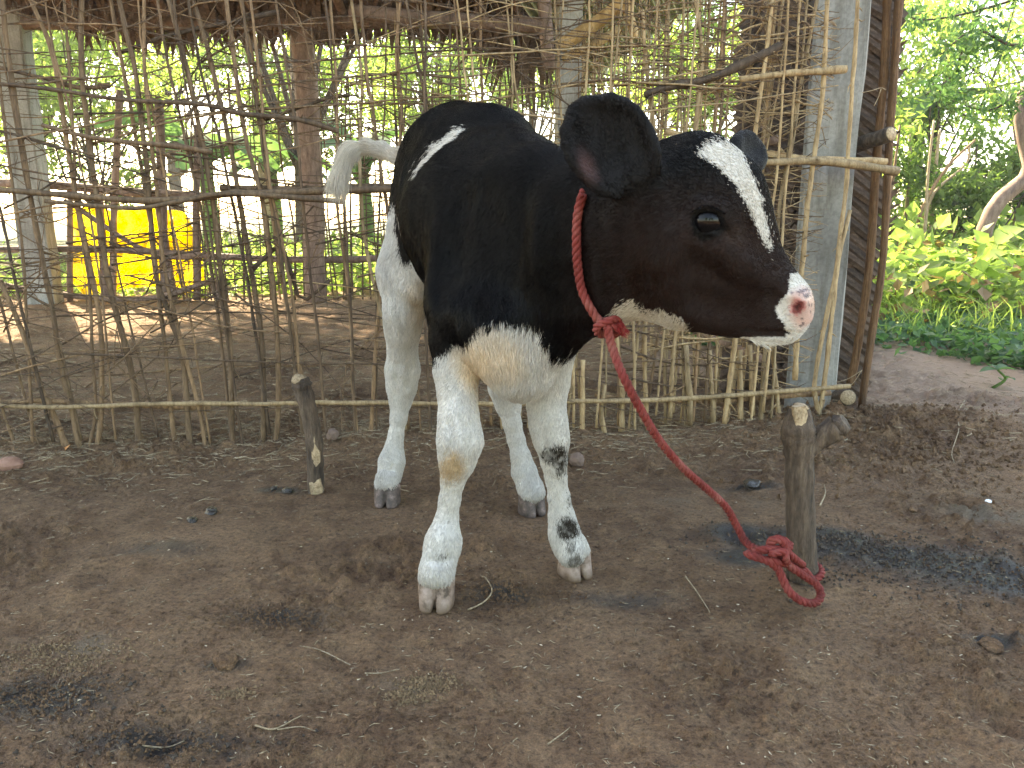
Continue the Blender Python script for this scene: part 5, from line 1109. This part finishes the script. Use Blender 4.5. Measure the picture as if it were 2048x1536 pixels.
# slim bare stems
stems = [([(1778, 420), (1790, 330), (1800, 250)], 4), ([(1850, 460), (1856, 350), (1868, 240)], 4), ([(1840, 430), (1890, 340), (1950, 280)], 4.5), ([(1860, 400), (1930, 330), (1940, 290)], 4), ([(1905, 480), (1930, 400), (1965, 330)], 4), ([(1862, 450), (1875, 300), (1880, 260)], 5), ([(2030, 440), (2044, 380), (2050, 300)], 5), ([(1800, 500), (1815, 400), (1822, 250)], 6)]
for k, (path, r) in enumerate(stems):
    mb = MB(); pts = [P(u, v, 6.6+.15*k) for u, v in path]; b0 = pts[0].copy(); b0[2] = gz(b0[0], b0[1])-.05; mb.tube(spline([b0]+pts, 14), px(r, *path[0], 6.6)*np.linspace(1, .5, 14), 6)
    tag(mb.build('bare_stem', M_CUT if k % 2 else M_CANE), ['slender bare stem nearest the woven screen', 'upright pale stem left of the slanting ones', 'long stem slanting up to the right', 'shorter stem slanting across the thicket', 'brown stem leaning right above the ground cover', 'pale straight stem behind the slanting ones', 'thin stem beside the crooked trunk', 'thick pale stem against the bright leaves'][k], 'stem')
# broad-leaved plants
def broadleaf(w, l, n=7, droop=.35):
    V = []; 
    for i in range(n):
        f = i/(n-1); ww = w*math.sin(math.pi*min(1, f*.93+.07))**.75*.5; z = .25*l*f-droop*l*f*f
        V += [(f*l, -ww, z+ww*.35), (f*l, 0, z), (f*l, ww, z+ww*.35)]
    F = []
    for i in range(n-1): F += [(3*i, 3*i+1, 3*i+4, 3*i+3), (3*i+1, 3*i+2, 3*i+5, 3*i+4)]
    me = mesh_np('leaf', np.array(V), np.array(F)); vfloat(me, 'lv', np.full(len(V), .7)); return me
LB = broadleaf(.11, .24); LB.materials.append(M_LEAFY); LB2 = broadleaf(.10, .20); LB2.materials.append(M_LEAFB)
def plant(c, h, nl, me, label, sc=1.0, group=None):
    o = empty('broad_leaved_plant', c); tag(o, label, 'plant', group); mb = MB(); c = np.asarray(c, float); S = spline([c, c+np.array((rgT.normal(0, .03), 0, h*.5)), c+np.array((rgT.normal(0, .05), 0, h))], 8); mb.tube(S, np.linspace(.007, .004, 8), 5); mb.build('stem', M_LEAFY, o)
    for k in range(nl):
        f = bpy.data.objects.new('leaf', me); COL.objects.link(f); f.parent = o; i = rgT.integers(3, 8); f.location = Vector(S[min(i, 7)])-o.location; f.rotation_euler = (rgT.normal(0, .15), rgT.uniform(-.5, .15), k*2.4+rgT.normal(0, .3)); f.scale = (sc*rgT.uniform(.75, 1.2),)*3
PL = [((1856, 590), .32, 7, LB, 'bright yellow green broad leaved plant above the ground cover', 1.0), ((1860, 655), .22, 5, LB2, 'small blue green broad leaved plant low at the right', .8), ((1790, 560), .28, 6, LB, 'broad leaved plant close to the woven screen', .9), ((1985, 500), .34, 7, LB, 'large broad leaved plant beside the crooked trunk', 1.5), ((1930, 620), .2, 5, LB, 'low light green plant in the ground cover', .8), ((2030, 560), .3, 6, LB, 'broad leaved plant at the right edge', 1.0), ((1985, 775), .07, 6, LB2, 'small weed on the bare ground right of the screen', .28), ((1900, 560), .3, 6, LB, 'leafy plant in the middle of the green bank', .9)]
for (u, v), h, nl, me_, lb, sc in PL:
    q = G(u, v) if v > 740 else P(u, v, 4.9 if v > 560 else 5.6); z_ = gz(q[0], q[1]); h = max(h, q[2]-z_) if v <= 740 else h; q[2] = z_; plant(q, h, nl, me_, lb, sc*1.25)
# ground cover
def cover(n, X, Y, size, zmax, mat, name, label):
    Z = gheight(X, Y)+rgT.random(len(X))**1.5*zmax; C = np.stack([X, Y, Z], 1); me = leaves_mesh(name, C, size, rgT, 0, .2, .8, 1.6); tag(link(name, me, mat), label, None, kind='stuff')
n = 30000; Y = 3.0+rgT.random(n)**1.4*6.2; X = .95+rgT.random(n)*(Y*.62+.9); m_ = (Y > 3.75-np.clip((X-1.95)*3.0, 0, .75)+.25*fbm2(X*1.3, X*0+1, 3)+.10*rgT.normal(0, 1, n)); X, Y = X[m_], Y[m_]
nearb = Y < 4.35+.25*fbm2(X*2, Y*2, 2); cover(0, X[nearb], Y[nearb], .055, .10, M_LEAFB, 'ground_cover', 'low blue green creeping leaves along the bare ground'); f_ = ~nearb; cover(0, X[f_], Y[f_], .065, .28, M_LEAFY, 'ground_cover', 'sunlit yellow green weeds covering the bank')
n = 2600; Y = 4.5+rgT.random(n)**1.3*5; X = 1.1+rgT.random(n)*(Y*.62+.9); cover(0, X, Y, .13, .42, M_LEAFY, 'ground_cover', 'larger pale leaves standing above the weeds')
n = 2200; Y = 4.2+rgT.random(n)**1.3*5; X = 1.1+rgT.random(n)*(Y*.62+.9); cover(0, X, Y, .09, .30, M_DRYL, 'leaf_litter', 'dry brown leaves caught in the weeds')
n = 3000; Y = 3.9+rgT.random(n)**1.2*5; X = 1.1+rgT.random(n)*(Y*.62+.9); Z = gheight(X, Y); D = np.stack([rgT.normal(0, .35, n), rgT.normal(0, .3, n), np.ones(n)], 1)*rgT.uniform(.10, .30, n)[:, None]; B_0 = np.stack([X, Y, Z], 1); W_ = np.stack([np.ones(n), 0*X, 0*X], 1)*.004; V = np.stack([B_0-W_, B_0+W_, B_0+D*.6+W_*.8, B_0+D*.6-W_*.8, B_0+D+np.stack([D[:, 0]*.5, D[:, 1]*.5, -D[:, 2]*.15], 1)], 1).reshape(-1, 3); k_ = np.arange(n)[:, None]*5
gm2 = mesh_np('tall_grass', V, [k_+np.array((0, 1, 2, 3)), k_+np.array((3, 2, 4))], False); vfloat(gm2, 'lv', np.repeat(rgT.random(n), 5)); tag(link('tall_grass', gm2, M_LEAFY), 'thin grass blades and stems among the weeds', None, kind='stuff')
n = 9000; Y = 6.45+rgT.random(n)*4; X = rgT.uniform(-3.2, .9, n)*(Y/7); cover(0, X, Y, .09, .38*1.0, M_LEAFY, 'ground_cover', 'green creepers beyond the far fence')
n = 5000; Y = 6.4+rgT.random(n)**2*5; X = rgT.uniform(-8, -3.2, n)*(Y/8); cover(0, X, Y, .07, .15, M_LEAFY, 'ground_cover', 'sunlit weeds beyond the left back corner')
# behind the shed
T2 = [((-7.5, 12.5), 6.5, (2.2, 1.5, 2.3), 40, 10000, .12, M_LEAFY, 'feathery pale green tree seen through the left end of the fence', .16),
      ((-4.2, 14.0), 5.5, (1.7, 1.4, 2.0), 30, 5000, .12, M_LEAF, 'pale stemmed tree left of the banana plants', .15),
      ((-3.0, 12.0), 3.6, (1.0, 1.0, 1.1), 24, 3500, .10, M_LEAFY, 'sparse yellow green sapling behind the yellow sheet', .05),
      ((.4, 15.0), 5.2, (1.8, 1.4, 1.7), 30, 5000, .12, M_LEAF, 'open crowned tree behind the calf back', .10),
      ((2.6, 11.5), 5.0, (1.5, 1.2, 1.9), 38, 10000, .11, M_LEAFY, 'bright green tree seen between the canes above the calf head', .09),
      ((-11.5, 17.0), 8.0, (3.2, 2, 3.0), 40, 9000, .16, M_LEAF, 'tall tree beyond the far left corner', .2)]
T2 += [((-5.6, 10.6), 3.6, (1.5, 1.0, 1.4), 30, 6500, .11, M_LEAFY, 'loose pale green tree behind the left part of the far fence', .07), ((-1.2, 13.5), 5.0, (1.8, 1.2, 2.0), 34, 6000, .12, M_LEAFY, 'airy pale green tree behind the tall log post', .08),
       ((-2.0, 19.0), 8.0, (4.5, 2, 3.4), 60, 12000, .20, M_LEAFY, 'broad hazy tree far behind the middle of the yard', .2), ((-8.5, 20.0), 8.5, (4.5, 2, 3.4), 60, 12000, .20, M_LEAFY, 'broad hazy tree far behind the left of the yard', .2), ((3.2, 20.0), 8.0, (4.0, 2, 3.2), 50, 9000, .20, M_LEAFY, 'broad hazy tree far behind the metal roof', .2)]
for k, (loc, h, cr, nc, nl, ls, m, lb, tr_) in enumerate(T2): tree(loc, h, cr, nc, nl, ls, m, lb, tr_, seed=k+40, cl=.45, bark=M_CUT if k < 2 else None)
for k, (loc, h, lb) in enumerate((((-14.0, 13.0), 6.5, 'bushy green tree well left of the yard'), ((-17.5, 18.0), 8.0, 'tall tree at the far left horizon'), ((-10.5, 9.0), 5.0, 'small green tree left of the shed'), ((-3.5, -7.5), 5.0, 'green tree added unseen behind the viewpoint to the left'), ((3.8, -8.5), 5.5, 'green tree added unseen behind the viewpoint to the right'), ((.6, -11.0), 6.0, 'green tree added unseen straight behind the viewpoint'))):
    tree(loc, h, (2.6, 1.8, 2.4), 34, 4500, .16, M_LEAFY, lb, .14, seed=120+k, cl=.55)  # those behind the viewpoint are added to break up reflections in the eye
# banana plants
def banana_leaf(l, w, n=12):
    V = []; 
    for i in range(n):
        f = i/(n-1); ww = w*.5*math.sin(math.pi*min(1, f*.9+.06))**.6*(1-.12*(i % 2)); z = l*(.9*f-.95*f*f); x = l*f*.75
        V += [(x, -ww, z-ww*.3), (x, 0, z), (x, ww, z-ww*.3)]
    F = []
    for i in range(n-1): F += [(3*i, 3*i+1, 3*i+4, 3*i+3), (3*i+1, 3*i+2, 3*i+5, 3*i+4)]
    me = mesh_np('leaf', np.array(V), np.array(F)); vfloat(me, 'lv', np.full(len(V), .5)); return me
BLm = banana_leaf(1.7, .45); BLm.materials.append(M_LEAFB)
for k, (u, Y_, h, lb) in enumerate(((430, 9.5, 1.3, 'large banana plant seen through the fence left of the tall log post'), (735, 10.5, 1.2, 'banana plant behind the calf tail'), (560, 13, 1.2, 'banana plant further back between the other two'), (1800, 10.5, 1.3, 'banana plant partly behind the woven screen edge'))):
    q = P(u, 600, Y_); q[2] = gz(q[0], q[1]); o = empty('banana_plant', q); tag(o, lb, 'plant'); mb = MB(); mb.tube(spline([q, q+np.array((.03, 0, h*.5)), q+np.array((0, 0, h))], 8), np.linspace(.12, .07, 8), 10); mb.build('stem', M_LEAFY, o)
    for j in range(8):
        f = bpy.data.objects.new('leaf', BLm); COL.objects.link(f); f.parent = o; f.location = (0, 0, h*.95); f.rotation_euler = (rgT.normal(0, .2), rgT.uniform(-.7, .1), j*.82+rgT.normal(0, .2)); f.scale = (rgT.uniform(.7, 1.05),)*3
# two trees added to shade yard and shed, crowns outside the frame
tree((-6.8, 6.2), 5.4, (2.0, 2.2, 1.5), 40, 9000, .16, M_LEAF, 'unseen spreading tree added to shade the left side of the yard', .18, seed=90, cl=.6, zc=.75)
tree((-2.6, 9.8), 6.6, (3.0, 1.6, 1.7), 60, 15000, .16, M_LEAF, 'tall tree added with an unseen crown to shade the thatch', .13, seed=91, cl=.6, zc=.83)
# ------------------------------------------------------------------ air
m_haze = bpy.data.materials.new('air'); m_haze.use_nodes = True; nt = m_haze.node_tree; nt.nodes.clear()
ho = nt.nodes.new('ShaderNodeOutputMaterial'); hv = nt.nodes.new('ShaderNodeVolumePrincipled'); hv.inputs['Density'].default_value = .0025; hv.inputs['Color'].default_value = (.9, .95, 1, 1); hv.inputs['Anisotropy'].default_value = .35
nt.links.new(hv.outputs[0], ho.inputs['Volume'])
mb = MB(); mb.box((0, 12, 4.2), np.array((42, 24, 5.4))); tag(mb.build('haze', m_haze, smooth=False), kind='stuff')
